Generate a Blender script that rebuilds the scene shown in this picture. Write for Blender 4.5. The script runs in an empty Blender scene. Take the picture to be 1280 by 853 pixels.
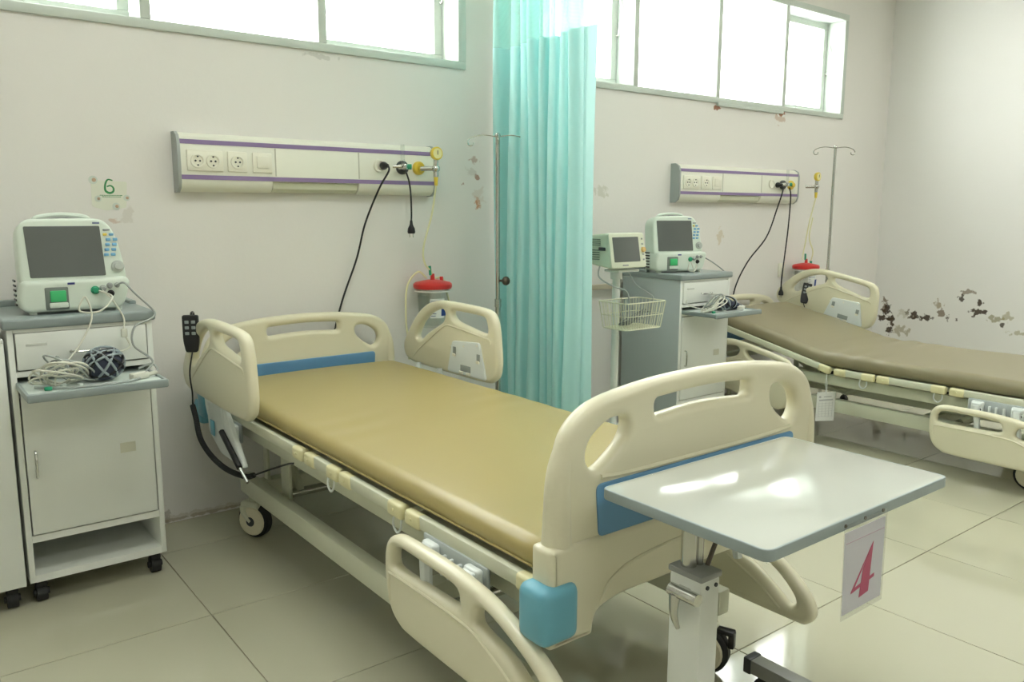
import bpy, bmesh, math, random
from mathutils import Vector, Matrix
random.seed(7)
SC = bpy.context.scene
COL = SC.collection
PI = math.pi

# ------------------------------------------------------------------ camera
def make_camera():
    f, yaw, pitch, roll = 1014.7032, .66060252, .15858810, .00270511
    fw = Vector((math.sin(yaw)*math.cos(pitch), math.cos(yaw)*math.cos(pitch), -math.sin(pitch)))
    r0 = Vector((math.cos(yaw), -math.sin(yaw), 0)); u0 = r0.cross(fw)
    r = r0*math.cos(roll)+u0*math.sin(roll); u = -r0*math.sin(roll)+u0*math.cos(roll)
    cd = bpy.data.cameras.new('camera'); cam = bpy.data.objects.new('camera', cd); COL.objects.link(cam)
    cd.sensor_fit = 'HORIZONTAL'; cd.sensor_width = 36; cd.lens = f*36/1280
    cd.clip_start = .05; cd.clip_end = 200
    m = Matrix((r, u, -fw)).transposed().to_4x4(); m.translation = (0, -3.50196, 1.32)
    cam.matrix_world = m
    SC.camera = cam
make_camera()

# ------------------------------------------------------------------ world, exposure
w = bpy.data.worlds.new('overcast_sky'); SC.world = w; w.use_nodes = True
w.node_tree.nodes['Background'].inputs[0].default_value = (.985, 1, .98, 1)
w.node_tree.nodes['Background'].inputs[1].default_value = 15.0
SC.view_settings.view_transform = 'Standard'; SC.view_settings.look = 'None'
SC.view_settings.gamma = 1; SC.view_settings.use_curve_mapping = False
SC.view_settings.exposure = 0.0
PANEL_POWER = 9.6

# ------------------------------------------------------------------ materials
def lin(c):
    return tuple((v/255/12.92 if v/255 <= .04045 else ((v/255+.055)/1.055)**2.4) for v in c)
def mat(name, rgb, rough=.5, metal=0, bump=0, bscale=80, var=.04, vscale=6, spec=.5, coat=0):
    m = bpy.data.materials.new(name); m.use_nodes = True; nt = m.node_tree; b = nt.nodes['Principled BSDF']
    c = lin(rgb)
    b.inputs['Roughness'].default_value = rough; b.inputs['Metallic'].default_value = metal
    b.inputs['Specular IOR Level'].default_value = spec
    b.inputs['Coat Weight'].default_value = coat; b.inputs['Coat Roughness'].default_value = .12
    tc = nt.nodes.new('ShaderNodeTexCoord'); n = nt.nodes.new('ShaderNodeTexNoise'); n.inputs['Scale'].default_value = vscale
    n.inputs['Detail'].default_value = 4
    nt.links.new(tc.outputs['Object'], n.inputs['Vector'])
    mx = nt.nodes.new('ShaderNodeMix'); mx.data_type = 'RGBA'
    mx.inputs[6].default_value = (*[v*(1-var) for v in c], 1); mx.inputs[7].default_value = (*[min(1, v*(1+var)) for v in c], 1)
    nt.links.new(n.outputs[0], mx.inputs[0]); nt.links.new(mx.outputs[2], b.inputs['Base Color'])
    if bump:
        n2 = nt.nodes.new('ShaderNodeTexNoise'); n2.inputs['Scale'].default_value = bscale; n2.inputs['Detail'].default_value = 3
        nt.links.new(tc.outputs['Object'], n2.inputs['Vector'])
        bp = nt.nodes.new('ShaderNodeBump'); bp.inputs['Strength'].default_value = bump; bp.inputs['Distance'].default_value = .004
        nt.links.new(n2.outputs[0], bp.inputs['Height']); nt.links.new(bp.outputs[0], b.inputs['Normal'])
    return m

WHITE = mat('white_painted_metal', (226, 229, 222), .38)
CAB = mat('cabinet_laminate', (232, 235, 228), .42, var=.03)
CABSIDE = mat('cabinet_grey_laminate', (178, 186, 186), .45, var=.03)
GREYTOP = mat('grey_worktop_plastic', (142, 153, 152), .35)
TRAY = mat('pale_tray', (206, 216, 210), .35)
CREAM = mat('cream_moulded_plastic', (223, 218, 191), .32, var=.02, coat=.15)
CREAM2 = mat('cream_painted_steel', (208, 210, 188), .4, var=.03)
CREAMCAP = mat('yellowish_cream_plastic', (222, 216, 172), .35)
BLUE = mat('blue_plastic_strip', (98, 148, 188), .35, var=.05)
BUMPER = mat('blue_corner_bumper', (108, 172, 192), .4)
TAN = mat('tan_vinyl', (166, 151, 97), .34, bump=.06, bscale=700, var=.05, vscale=3, coat=.08)
TAUPE = mat('taupe_vinyl', (138, 130, 102), .36, bump=.06, bscale=600, var=.05, vscale=4)
BLACK = mat('black_plastic', (22, 23, 25), .35)
DARK = mat('dark_grey_plastic', (62, 66, 68), .45)
RUBBER = mat('dark_rubber', (34, 35, 36), .6)
STEEL = mat('brushed_stainless_steel', (190, 190, 184), .25, metal=1)
CHROME = mat('dull_chrome', (200, 200, 195), .18, metal=1)
MONB = mat('monitor_pale_green_white', (214, 224, 212), .38)
MONS = mat('monitor_screen_glass', (100, 104, 101), .22)
MONG = mat('small_monitor_cream', (218, 222, 200), .4)
BTN = mat('light_blue_button', (120, 178, 214), .4)
YEL = mat('yellow_plastic', (222, 196, 70), .35)
GREEN = mat('green_plastic', (40, 150, 110), .35)
GREENP = mat('green_window', (70, 190, 120), .3)
RED = mat('red_plastic_lid', (208, 52, 50), .35)
PURPLE = mat('purple_stripe', (142, 122, 164), .4)
PWHITE = mat('socket_white_plastic', (236, 234, 218), .35)
HWB = mat('unit_cream_housing', (234, 234, 220), .4)
ALU = mat('grey_aluminium', (168, 174, 172), .4, metal=.3)
FRAME = mat('window_frame_aluminium', (200, 208, 200), .45)
GREYC = mat('grey_cable', (160, 166, 162), .45)
LCABLE = mat('pale_cable', (214, 214, 200), .45)
TUBE = mat('translucent_cream_tube', (222, 218, 176), .3)
CLOTHD = mat('dark_cuff_cloth', (62, 68, 84), .8, bump=.3, bscale=200)
PAPER = mat('white_paper', (232, 234, 230), .6)
PAPERG = mat('grey_print', (150, 154, 156), .7)
PINK = mat('magenta_print', (196, 54, 110), .6)
INKG = mat('green_print', (60, 140, 84), .7)
INKB = mat('blue_print', (40, 70, 140), .6)
INKO = mat('orange_brown_print', (196, 168, 142), .7)
MECHW = mat('white_latch_plastic', (224, 230, 228), .35)
BROWN = mat('dark_bronze_knob', (84, 74, 64), .4, metal=.4)
TTOP = mat('white_laminate_tabletop', (194, 197, 188), .12, var=.02, vscale=3, coat=.3)
TEDGE = mat('grey_edge_band', (150, 162, 162), .4)
GREYTUBE = mat('grey_painted_tube', (150, 152, 148), .4)
CEILM = mat('ceiling_white', (232, 232, 224), .8)
GROUT = mat('floor_grout', (150, 146, 124), .8)

def glassmat(name, tint, glossy=.08, rough=.02):
    m = bpy.data.materials.new(name); m.use_nodes = True; nt = m.node_tree
    for n in list(nt.nodes):
        if n.type != 'OUTPUT_MATERIAL': nt.nodes.remove(n)
    o = [n for n in nt.nodes if n.type == 'OUTPUT_MATERIAL'][0]
    t = nt.nodes.new('ShaderNodeBsdfTransparent'); t.inputs[0].default_value = (*tint, 1)
    g = nt.nodes.new('ShaderNodeBsdfGlossy'); g.inputs['Roughness'].default_value = rough
    mx = nt.nodes.new('ShaderNodeMixShader'); mx.inputs[0].default_value = glossy
    nt.links.new(t.outputs[0], mx.inputs[1]); nt.links.new(g.outputs[0], mx.inputs[2]); nt.links.new(mx.outputs[0], o.inputs[0])
    return m
GLASS = glassmat('window_glass', (.97, .98, .97))
CLEAR = glassmat('clear_plastic', (.94, .95, .94), .08, .15)
SLEEVE = glassmat('clear_sign_sleeve', (.93, .94, .95), .12, .1)

def tile_mat():
    m = mat('polished_cream_tile', (184, 182, 160), .06, var=.025, vscale=1.3, spec=.6)
    nt = m.node_tree; b = nt.nodes['Principled BSDF']
    tc = [n for n in nt.nodes if n.type == 'TEX_COORD'][0]
    n = nt.nodes.new('ShaderNodeTexNoise'); n.inputs['Scale'].default_value = 5; n.inputs['Detail'].default_value = 5
    nt.links.new(tc.outputs['Object'], n.inputs['Vector'])
    r = nt.nodes.new('ShaderNodeMapRange'); r.inputs[3].default_value = .045; r.inputs[4].default_value = .11
    nt.links.new(n.outputs[0], r.inputs[0]); nt.links.new(r.outputs[0], b.inputs['Roughness'])
    return m
TILE = tile_mat()

def wall_mat(name, rgb, spots, axes):
    """painted plaster; spots: (a, z, radius_a, radius_z, rgb, strength) are stains and peeled paint of the wall itself"""
    m = mat(name, rgb, .6, bump=.12, bscale=45, var=.02, vscale=1.2)
    nt = m.node_tree; b = nt.nodes['Principled BSDF']
    src = b.inputs['Base Color'].links[0].from_socket
    tc = nt.nodes.new('ShaderNodeTexCoord')
    sep = nt.nodes.new('ShaderNodeSeparateXYZ'); nt.links.new(tc.outputs['Object'], sep.inputs[0])
    ns = nt.nodes.new('ShaderNodeTexNoise'); ns.inputs['Scale'].default_value = 28; ns.inputs['Detail'].default_value = 4
    nt.links.new(tc.outputs['Object'], ns.inputs['Vector'])
    def mth(op, a, b_=None):
        n = nt.nodes.new('ShaderNodeMath'); n.operation = op
        for i, v in enumerate((a, b_)):
            if v is None: continue
            if isinstance(v, (int, float)): n.inputs[i].default_value = v
            else: nt.links.new(v, n.inputs[i])
        return n.outputs[0]
    nz = mth('MULTIPLY', mth('SUBTRACT', ns.outputs[0], .5), 5.0)
    for a, z, ra, rz, c, st in spots:
        da = mth('DIVIDE', mth('SUBTRACT', sep.outputs[axes], a), ra)
        dz = mth('DIVIDE', mth('SUBTRACT', sep.outputs[2], z), rz)
        d = mth('SQRT', mth('ADD', mth('MULTIPLY', da, da), mth('MULTIPLY', dz, dz)))
        k = mth('ADD', d, nz)
        r = nt.nodes.new('ShaderNodeMapRange'); r.inputs[1].default_value = .75; r.inputs[2].default_value = 1.15
        r.inputs[3].default_value = st; r.inputs[4].default_value = 0
        nt.links.new(k, r.inputs[0])
        inside = mth('LESS_THAN', d, 2.0)
        fac = mth('MULTIPLY', r.outputs[0], inside)
        mx = nt.nodes.new('ShaderNodeMix'); mx.data_type = 'RGBA'
        nt.links.new(fac, mx.inputs[0]); nt.links.new(src, mx.inputs[6]); mx.inputs[7].default_value = (*lin(c), 1)
        src = mx.outputs[2]
    nt.links.new(src, b.inputs['Base Color'])
    return m

# ------------------------------------------------------------------ mesh helpers
def T(x=0, y=0, z=0): return Matrix.Translation((x, y, z))
def RX(a): return Matrix.Rotation(a, 4, 'X')
def RY(a): return Matrix.Rotation(a, 4, 'Y')
def RZ(a): return Matrix.Rotation(a, 4, 'Z')
def tobm(bm, src, M):
    src.transform(M)
    me = bpy.data.meshes.new('t'); src.to_mesh(me); bm.from_mesh(me); bpy.data.meshes.remove(me); src.free()
def box(bm, c, s, bev=0, seg=2, M=None):
    b = bmesh.new(); bmesh.ops.create_cube(b, size=1, matrix=Matrix.Diagonal((*s, 1)))
    if bev: bmesh.ops.bevel(b, geom=list(b.edges), offset=min(bev, min(s)*.49), segments=seg, profile=.5, affect='EDGES')
    tobm(bm, b, (M or Matrix()) @ T(*c)); return bm
def bx(x0, x1, y0, y1, z0, z1, bev=0, bm=None, seg=2):
    return box(bm or bmesh.new(), ((x0+x1)/2, (y0+y1)/2, (z0+z1)/2), (abs(x1-x0), abs(y1-y0), abs(z1-z0)), bev, seg)
def cyl(bm, p0, p1, r, seg=16, r2=None, caps=True):
    p0, p1 = Vector(p0), Vector(p1); d = p1-p0
    b = bmesh.new(); bmesh.ops.create_cone(b, cap_ends=caps, segments=seg, radius1=r, radius2=r if r2 is None else r2, depth=d.length)
    tobm(bm, b, T(*((p0+p1)/2)) @ d.to_track_quat('Z', 'Y').to_matrix().to_4x4()); return bm
def ball(bm, c, r, sc=(1, 1, 1), seg=16):
    b = bmesh.new(); bmesh.ops.create_uvsphere(b, u_segments=seg, v_segments=max(6, seg//2), radius=r)
    tobm(bm, b, T(*c) @ Matrix.Diagonal((*sc, 1))); return bm
def smooth(pts, n=6, closed=False):
    P = [Vector(p) for p in pts]; N = len(P); out = []
    rng = range(N) if closed else range(N-1)
    for i in rng:
        p0 = P[(i-1) % N] if closed or i > 0 else P[i]*2-P[i+1]
        p1 = P[i]; p2 = P[(i+1) % N]
        p3 = P[(i+2) % N] if closed or i+2 < N else p2*2-p1
        for k in range(n):
            t = k/n
            out.append(.5*((2*p1)+(p2-p0)*t+(2*p0-5*p1+4*p2-p3)*t*t+(3*p1-p0-3*p2+p3)*t**3))
    if not closed: out.append(P[-1].copy())
    return out
def tube(bm, pts, r, seg=8, n=6, closed=False, sm=True, sc=None):
    P = smooth(pts, n, closed) if sm else [Vector(p) for p in pts]
    N = len(P); rings = []; up = None
    for i, p in enumerate(P):
        a = P[(i-1) % N] if (closed or i) else p; c = P[(i+1) % N] if (closed or i < N-1) else p
        t = (c-a).normalized()
        if up is None:
            up = Vector((0, 0, 1)) if abs(t.z) < .9 else Vector((0, 1, 0))
        s = t.cross(up)
        if s.length < 1e-4: s = t.cross(Vector((1, .3, 0)))
        s.normalize(); up = s.cross(t).normalized()
        rr = r(i/(N-1)) if callable(r) else r
        rings.append([bm.verts.new(p+(s*math.cos(2*PI*k/seg)+up*math.sin(2*PI*k/seg))*rr) for k in range(seg)])
    for i in range(N if closed else N-1):
        A, B = rings[i], rings[(i+1) % N]
        for k in range(seg):
            bm.faces.new((A[k], A[(k+1) % seg], B[(k+1) % seg], B[k]))
    if not closed:
        bm.faces.new(rings[0][::-1]); bm.faces.new(rings[-1])
    return bm
def lathe(bm, prof, seg=24, M=None):
    """prof: list of (r, z)"""
    b = bmesh.new(); rings = []
    for r, z in prof:
        if r < 1e-5: rings.append([b.verts.new((0, 0, z))])
        else: rings.append([b.verts.new((r*math.cos(2*PI*k/seg), r*math.sin(2*PI*k/seg), z)) for k in range(seg)])
    for A, B in zip(rings, rings[1:]):
        for k in range(seg):
            k2 = (k+1) % seg
            if len(A) == 1 and len(B) == 1: continue
            if len(A) == 1: b.faces.new((A[0], B[k2], B[k]))
            elif len(B) == 1: b.faces.new((A[k], A[k2], B[0]))
            else: b.faces.new((A[k], A[k2], B[k2], B[k]))
    bmesh.ops.recalc_face_normals(b, faces=b.faces)
    tobm(bm, b, M or Matrix()); return bm
def fillet(poly, r, n=5):
    """round the corners of a polygon; r one radius or one per corner"""
    out = []; N = len(poly)
    for i, p in enumerate(poly):
        p = Vector(p); a = Vector(poly[i-1]); c = Vector(poly[(i+1) % N])
        rr = r[i] if isinstance(r, (list, tuple)) else r
        la = (a-p).length; lc = (c-p).length; rr = min(rr, la*.49, lc*.49)
        if rr < 1e-5: out.append(p); continue
        s = p+(a-p).normalized()*rr; e = p+(c-p).normalized()*rr
        for k in range(n+1):
            t = k/n; out.append(s*(1-t)**2+p*2*t*(1-t)+e*t*t)
    return out
def plate(loops, thick, bev, M, bm=None, res=2):
    """filled 2D outline (first loop) with holes (others), extruded, with rounded edges; XY of the loops, thickness on Z"""
    cu = bpy.data.curves.new('c', 'CURVE'); cu.dimensions = '2D'; cu.fill_mode = 'BOTH'
    cu.extrude = max(0, thick/2-bev); cu.bevel_depth = bev; cu.bevel_resolution = res; cu.offset = -bev
    for lp in loops:
        s = cu.splines.new('POLY'); s.points.add(len(lp)-1); s.use_cyclic_u = True
        for q, p in zip(s.points, lp): q.co = (p[0], p[1], 0, 1)
    o = bpy.data.objects.new('c', cu); COL.objects.link(o)
    dg = bpy.context.evaluated_depsgraph_get(); dg.update()
    me = bpy.data.meshes.new_from_object(o.evaluated_get(dg))
    b = bmesh.new(); b.from_mesh(me)
    bmesh.ops.remove_doubles(b, verts=b.verts, dist=1e-5); bmesh.ops.recalc_face_normals(b, faces=b.faces)
    bpy.data.objects.remove(o); bpy.data.curves.remove(cu); bpy.data.meshes.remove(me)
    bm = bm or bmesh.new(); tobm(bm, b, M); return bm
XZ = RX(PI/2)                    # plate in the x-z plane, thickness along y
YZ = Matrix(((0, 0, 1, 0), (1, 0, 0, 0), (0, 1, 0, 0), (0, 0, 0, 1)))   # plate u -> y, v -> z, thickness along x

def obj(name, bm, m, parent=None, flat=False, loc=None):
    me = bpy.data.meshes.new(name)
    if not flat:
        bm.normal_update()
        for e in bm.edges:
            e.smooth = len(e.link_faces) == 2 and e.calc_face_angle(0) < math.radians(38)
        for f in bm.faces: f.smooth = True
    bm.to_mesh(me); bm.free(); me.materials.append(m)
    o = bpy.data.objects.new(name, me); COL.objects.link(o)
    if parent: o.parent = parent
    if loc: o.location = loc
    return o
def recenter(o):
    """put the origin of a one-mesh thing at its base"""
    vs = [v.co for v in o.data.vertices]
    c = Vector(((min(v.x for v in vs)+max(v.x for v in vs))/2, (min(v.y for v in vs)+max(v.y for v in vs))/2, min(v.z for v in vs)))
    o.data.transform(Matrix.Translation(-c)); o.location = c; return o
def thing(name, label, cat, loc=(0, 0, 0), rz=0, group=None):
    o = bpy.data.objects.new(name, None); COL.objects.link(o); o.location = loc; o.rotation_euler = (0, 0, rz)
    o.empty_display_size = .1
    o['label'] = label; o['category'] = cat
    if group: o['group'] = group
    return o
def tag(o, label, cat, group=None, re=True):
    if re: recenter(o)
    o['label'] = label; o['category'] = cat
    if group: o['group'] = group
    return o
def struct(name, bm, m, parent=None, flat=True):
    o = obj(name, bm, m, parent, flat)
    if not parent: o['kind'] = 'structure'
    return o
def lab(o, s): o['label'] = s; return o
def copy_tree(o, parent=None):
    c = o.copy(); COL.objects.link(c); c.parent = parent
    for ch in list(o.children): copy_tree(ch, c)
    return c

# ------------------------------------------------------------------ the room
X0, X1, Y0, Y1, H = -1.7, 6.58, -7.2, 0.0, 3.15
fl = struct('floor', bx(X0-.2, X1+.2, Y0-.2, Y1+.25, -.12, -.004), GROUT)
tile_cache = {}
ox, oy, s = .1555, -.9155, .60
def cuts(a, b, o):
    k = math.ceil((a-o)/s-1e-6); v = [a]
    while o+k*s < b-.02:
        if o+k*s > a+.02: v.append(o+k*s)
        k += 1
    return v+[b]
xs, ys = cuts(X0, X1, ox), cuts(Y0, Y1, oy)
for i in range(len(xs)-1):
    for j in range(len(ys)-1):
        wd, dp = round(xs[i+1]-xs[i], 4), round(ys[j+1]-ys[j], 4)
        if (wd, dp) not in tile_cache:
            t = obj('tile', box(bmesh.new(), (0, 0, -.006), (wd-.003, dp-.003, .012), .0012, 1), TILE, fl)
            tile_cache[(wd, dp)] = t
        else:
            t = tile_cache[(wd, dp)].copy(); COL.objects.link(t)
        t.location = ((xs[i]+xs[i+1])/2, (ys[j]+ys[j+1])/2, 0)
        t.rotation_euler = (random.uniform(-.0006, .0006), random.uniform(-.0006, .0006), 0)

WZ0, WZ1 = 2.02, 2.775
W1A, W1B, W2A, W2B = -.60, 2.415, 2.87, 5.90
def wall_boxes(holes, x0, x1, y0, y1, z0, z1):
    bm = bmesh.new()
    bx(x0, x1, y0, y1, z0, WZ0, bm=bm); bx(x0, x1, y0, y1, WZ1, z1, bm=bm)
    c = x0
    for a, b in holes: bx(c, a, y0, y1, WZ0, WZ1, bm=bm); c = b
    bx(c, x1, y0, y1, WZ0, WZ1, bm=bm)
    return bm
R1, R2, PEEL, GR = (150, 86, 46), (178, 134, 96), (196, 190, 178), (168, 166, 156)
back_spots = [
    (2.492, 1.493, .012, .012, R1, .7), (2.486, 1.36, .016, .026, (190, 120, 60), .85), (2.39, 1.454, .012, .008, R1, .6),
    (2.45, 1.52, .03, .02, (190, 180, 170), .4), (2.50, 1.40, .03, .04, (206, 190, 176), .4), (2.47, 1.58, .025, .015, R1, .5),
    (4.405, 1.995, .035, .012, R1, .9), (5.115, 2.0, .035, .016, R1, .95), (5.11, 1.97, .06, .03, R2, .5),
    (1.63, 2.0, .06, .01, GR, .4), (.79, 1.30, .02, .03, (206, 200, 190), .5), (.735, 1.28, .016, .012, (190, 150, 120), .5),
    (3.38, 1.44, .05, .03, (198, 196, 180), .6), (4.50, 1.15, .03, .05, (206, 190, 158), .55),
    (.88, .02, .6, .012, (184, 174, 152), .4), (.86, .03, .012, .03, (120, 108, 86), .4), (1.0, .012, .3, .006, (150, 132, 102), .5)]
wb = struct('wall_back', wall_boxes([(W1A, W1B), (W2A, W2B)], X0-.2, X1+.2, Y1, Y1+.22, 0, H),
            wall_mat('wall_paint_back', (230, 227, 222), back_spots, 0))
MO, MB = (62, 44, 26), (110, 86, 58)
right_spots = [(-.09, .545, .02, .05, MB, .8), (-.12, .50, .035, .05, MO, .95), (-.10, .445, .05, .022, MO, .95), (-.165, .43, .02, .05, MO, .95),
    (-.155, .36, .022, .035, MO, .95), (-.34, .50, .05, .028, MO, .95), (-.43, .485, .06, .018, MO, .95), (-.53, .60, .03, .03, (150, 130, 90), .7),
    (-.56, .53, .025, .04, MB, .8), (-.60, .50, .02, .02, MO, .9), (-.70, .66, .02, .02, MO, .9), (-.75, .72, .05, .014, MB, .7), (-.83, .64, .02, .025, MO, .95),
    (-.82, .575, .055, .02, MO, .95), (-.79, .53, .012, .01, MO, .8), (-.95, .53, .05, .02, (140, 130, 86), .7), (-1.0, .50, .022, .02, MO, .9), (-1.03, .55, .03, .03, (160, 150, 110), .6),
    (-1.16, .44, .09, .018, (160, 150, 108), .6), (-.24, .36, .06, .03, (150, 138, 96), .6), (-.68, .49, .01, .01, MO, .8), (-.25, .50, .05, .03, (190, 184, 166), .5)]
wr = struct('wall_right', bx(X1, X1+.2, Y0, Y1, 0, H), wall_mat('wall_paint_right', (234, 232, 229), right_spots, 1))
PLAIN = mat('wall_paint_plain', (228, 224, 218), .6, bump=.1, bscale=45, var=.02)
struct('wall_left', bx(X0-.2, X0, Y0, Y1, 0, H), PLAIN)
struct('wall_front', bx(X0-.2, X1+.2, Y0-.2, Y0, 0, H), PLAIN)
struct('ceiling', bx(X0-.2, X1+.2, Y0-.2, Y1+.22, H, H+.12), CEILM)

def window(name, xa, divs, kinds, seed):
    """aluminium strip window; divs: the x of frame and mullions; kinds: 'f' fixed pane, 'a' awning sash set back in the reveal"""
    z0, z1 = WZ0, WZ1; a, b = divs[0], divs[-1]
    bm = bmesh.new(); fw = .045
    bx(a, b, -.014, .20, z0, z0+fw*.8, .003, bm); bx(a, b, -.014, .20, z1-fw, z1, .003, bm)
    bx(a, a+fw, -.014, .20, z0+fw*.8, z1-fw, .003, bm); bx(b-fw, b, -.014, .20, z0+fw*.8, z1-fw, .003, bm)
    root = struct(name, bm, FRAME, flat=False)
    for d in divs[1:-1]: obj('mullion', bx(d-.02, d+.02, -.014, .17, z0+fw*.8, z1-fw, .003), FRAME, root)
    for i, k in enumerate(kinds):
        l = divs[i]+(fw if i == 0 else .02); r = divs[i+1]-(fw if i == len(kinds)-1 else .02)
        zb, zt = z0+fw*.8, z1-fw
        if k == 'f':
            obj('pane', bx(l-.004, r+.004, .03, .034, zb-.004, zt+.004), GLASS, root)
        else:
            s_ = bmesh.new(); t = .05; y0, y1 = .13, .165
            bx(l+.004, r-.004, y0, y1, zb+.004, zb+t, .004, s_); bx(l+.004, r-.004, y0, y1, zt-t, zt-.004, .004, s_)
            bx(l+.004, l+t, y0, y1, zb+t, zt-t, .004, s_); bx(r-t, r-.004, y0, y1, zb+t, zt-t, .004, s_)
            so = obj('sash', s_, FRAME, root)
            obj('pane', bx(l+t-.003, r-t+.003, .148, .152, zb+t-.003, zt-t+.003), GLASS, so)
            h = bmesh.new(); tube(h, [(r-.012, .12, zb+.30), (r-.02, .10, zb+.31), (r-.012, .09, zb+.45), (r-.006, .11, zb+.52)], .004, 6)
            ball(h, (r-.014, .118, zb+.30), .009, seg=8); obj('stay_arm', h, STEEL, so)
            g = bmesh.new(); box(g, ((l+r)/2, y0-.006, zb+.028), (.05, .014, .014), .003); obj('latch', g, FRAME, so)
    return root
window('window_1', 0, [W1A, .17, .905, 1.645, W1B], 'fafa', 1)
window('window_2', 0, [W2A, 3.635, 4.40, 5.125, W2B], 'affa', 2)
# sill strip seen proud under the third pane of the right window
struct('trim_1', bx(4.40, 5.12, -.02, 0, 2.002, 2.022, .002), FRAME)
# unseen fill light panels, added above the frame to brighten room and right wall
EM = bpy.data.materials.new('fill_panel_diffuser'); EM.use_nodes = True
_b = EM.node_tree.nodes['Principled BSDF']; _b.inputs['Base Color'].default_value = (.9, .9, .88, 1)
_b.inputs['Emission Color'].default_value = (.975, 1, .95, 1); _b.inputs['Emission Strength'].default_value = PANEL_POWER
for k, (px, py) in enumerate([(.8, -1.9), (3.4, -1.9), (.8, -4.4), (3.4, -4.4), (5.65, -2.3)]):
    r = thing('added_fill_panel', 'unseen fill light panel added %s' % ['above the near bed', 'above the far bed', 'behind the camera on the left', 'behind the camera in the middle', 'near the right wall'][k], 'ceiling light', (px, py, H-.06), 0)
    f_ = bmesh.new(); bx(-.62, .62, -.33, -.30, 0, .06, .004, f_); bx(-.62, .62, .30, .33, 0, .06, .004, f_); bx(-.62, -.59, -.30, .30, 0, .06, .004, f_); bx(.59, .62, -.30, .30, 0, .06, .004, f_)
    obj('frame', f_, WHITE, r); obj('diffuser', bx(-.59, .59, -.30, .30, .012, .02), EM, r)

# ------------------------------------------------------------------ curtain
def curtain():
    root = thing('privacy_curtain', 'teal pleated privacy curtain with a mesh top hanging between the two beds', 'curtain', (2.56, -.47, .28))
    def strip(z0, z1, nz, mod):
        bm = bmesh.new(); N = 260; rows = []
        for j in range(nz+1):
            z = z0+(z1-z0)*j/nz; row = []
            for i in range(N+1):
                t = i/N
                ph = t*2*PI*9.5+1.3*math.sin(t*11)+.8*math.sin(t*23+.5)+.25*math.sin(z*1.7+t*5)
                amp = .058*(.75+.35*math.sin(t*17+1))*(1-.12*math.sin(z*1.1))
                # long smooth last panel towards the room
                k = min(1, max(0, (t-.80)/.12)); ph2 = ph*(1-k)+k*(2*PI*7.4+(t-.8)*10); amp *= (1-.45*k)
                y = .37-t*.74+.010*math.sin(2*ph2) + (-.018*(z-.3)/2.2)*max(0, (t-.5))*2
                x = amp*math.sin(ph2)+.012*math.sin(z*2.1+t*14) - .02*t
                row.append(bm.verts.new((x, y, z-.28)))
            rows.append(row)
        for A, B in zip(rows, rows[1:]):
            for i in range(N): bm.faces.new((A[i], A[i+1], B[i+1], B[i]))
        return obj('c', bm, mod, root)
    c = bpy.data.materials.new('teal_curtain_cloth'); c.use_nodes = True; nt = c.node_tree; b = nt.nodes['Principled BSDF']
    b.inputs['Base Color'].default_value = (*lin((198, 234, 232)), 1); b.inputs['Roughness'].default_value = .8; b.inputs['Specular IOR Level'].default_value = .2
    tr = nt.nodes.new('ShaderNodeBsdfTranslucent'); tr.inputs[0].default_value = (*lin((186, 238, 238)), 1)
    mx = nt.nodes.new('ShaderNodeMixShader'); mx.inputs[0].default_value = .40
    out = nt.nodes['Material Output']; nt.links.new(b.outputs[0], mx.inputs[1]); nt.links.new(tr.outputs[0], mx.inputs[2]); nt.links.new(mx.outputs[0], out.inputs[0])
    tc = nt.nodes.new('ShaderNodeTexCoord'); wv = nt.nodes.new('ShaderNodeTexWave'); wv.inputs['Scale'].default_value = 60
    wv.bands_direction = 'Z'; nt.links.new(tc.outputs['Object'], wv.inputs['Vector'])
    bp = nt.nodes.new('ShaderNodeBump'); bp.inputs['Strength'].default_value = .05; nt.links.new(wv.outputs[0], bp.inputs['Height']); nt.links.new(bp.outputs[0], b.inputs['Normal'])
    cl = strip(.28, 2.115, 24, c); cl.name = 'cloth'; cl.data.name = 'cloth'
    me = bpy.data.materials.new('teal_mesh_netting'); me.use_nodes = True; nt = me.node_tree; b = nt.nodes['Principled BSDF']
    b.inputs['Base Color'].default_value = (*lin((190, 236, 230)), 1); b.inputs['Roughness'].default_value = .8
    t = nt.nodes.new('ShaderNodeBsdfTransparent'); t2 = nt.nodes.new('ShaderNodeBsdfTranslucent'); t2.inputs[0].default_value = (*lin((190, 240, 235)), 1)
    m0 = nt.nodes.new('ShaderNodeMixShader'); m0.inputs[0].default_value = .4; nt.links.new(b.outputs[0], m0.inputs[1]); nt.links.new(t2.outputs[0], m0.inputs[2])
    m1 = nt.nodes.new('ShaderNodeMixShader')
    tc = nt.nodes.new('ShaderNodeTexCoord'); wv = nt.nodes.new('ShaderNodeTexWave'); wv.bands_direction = 'Z'; wv.inputs['Scale'].default_value = 75
    nt.links.new(tc.outputs['Object'], wv.inputs['Vector'])
    mr = nt.nodes.new('ShaderNodeMapRange'); mr.inputs[3].default_value = .2; mr.inputs[4].default_value = .45; nt.links.new(wv.outputs[0], mr.inputs[0])
    nt.links.new(mr.outputs[0], m1.inputs[0]); nt.links.new(m0.outputs[0], m1.inputs[1]); nt.links.new(t.outputs[0], m1.inputs[2])
    nt.links.new(m1.outputs[0], nt.nodes['Material Output'].inputs[0])
    ms = strip(2.115, 2.62, 8, me); ms.name = 'mesh_top'; lab(ms, 'see-through teal mesh top')
    r = obj('curtain_track', bx(2.54, 2.57, -2.4, 0, 2.635, 2.66, .003), ALU); tag(r, 'aluminium curtain track above the teal curtain', 'curtain track')
    for y in (-.6, -2.2):
        rd = obj('hanger_rod', cyl(bmesh.new(), (0, y+1.2, .025), (0, y+1.2, H-2.635), .006, 8), ALU, r)
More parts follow.
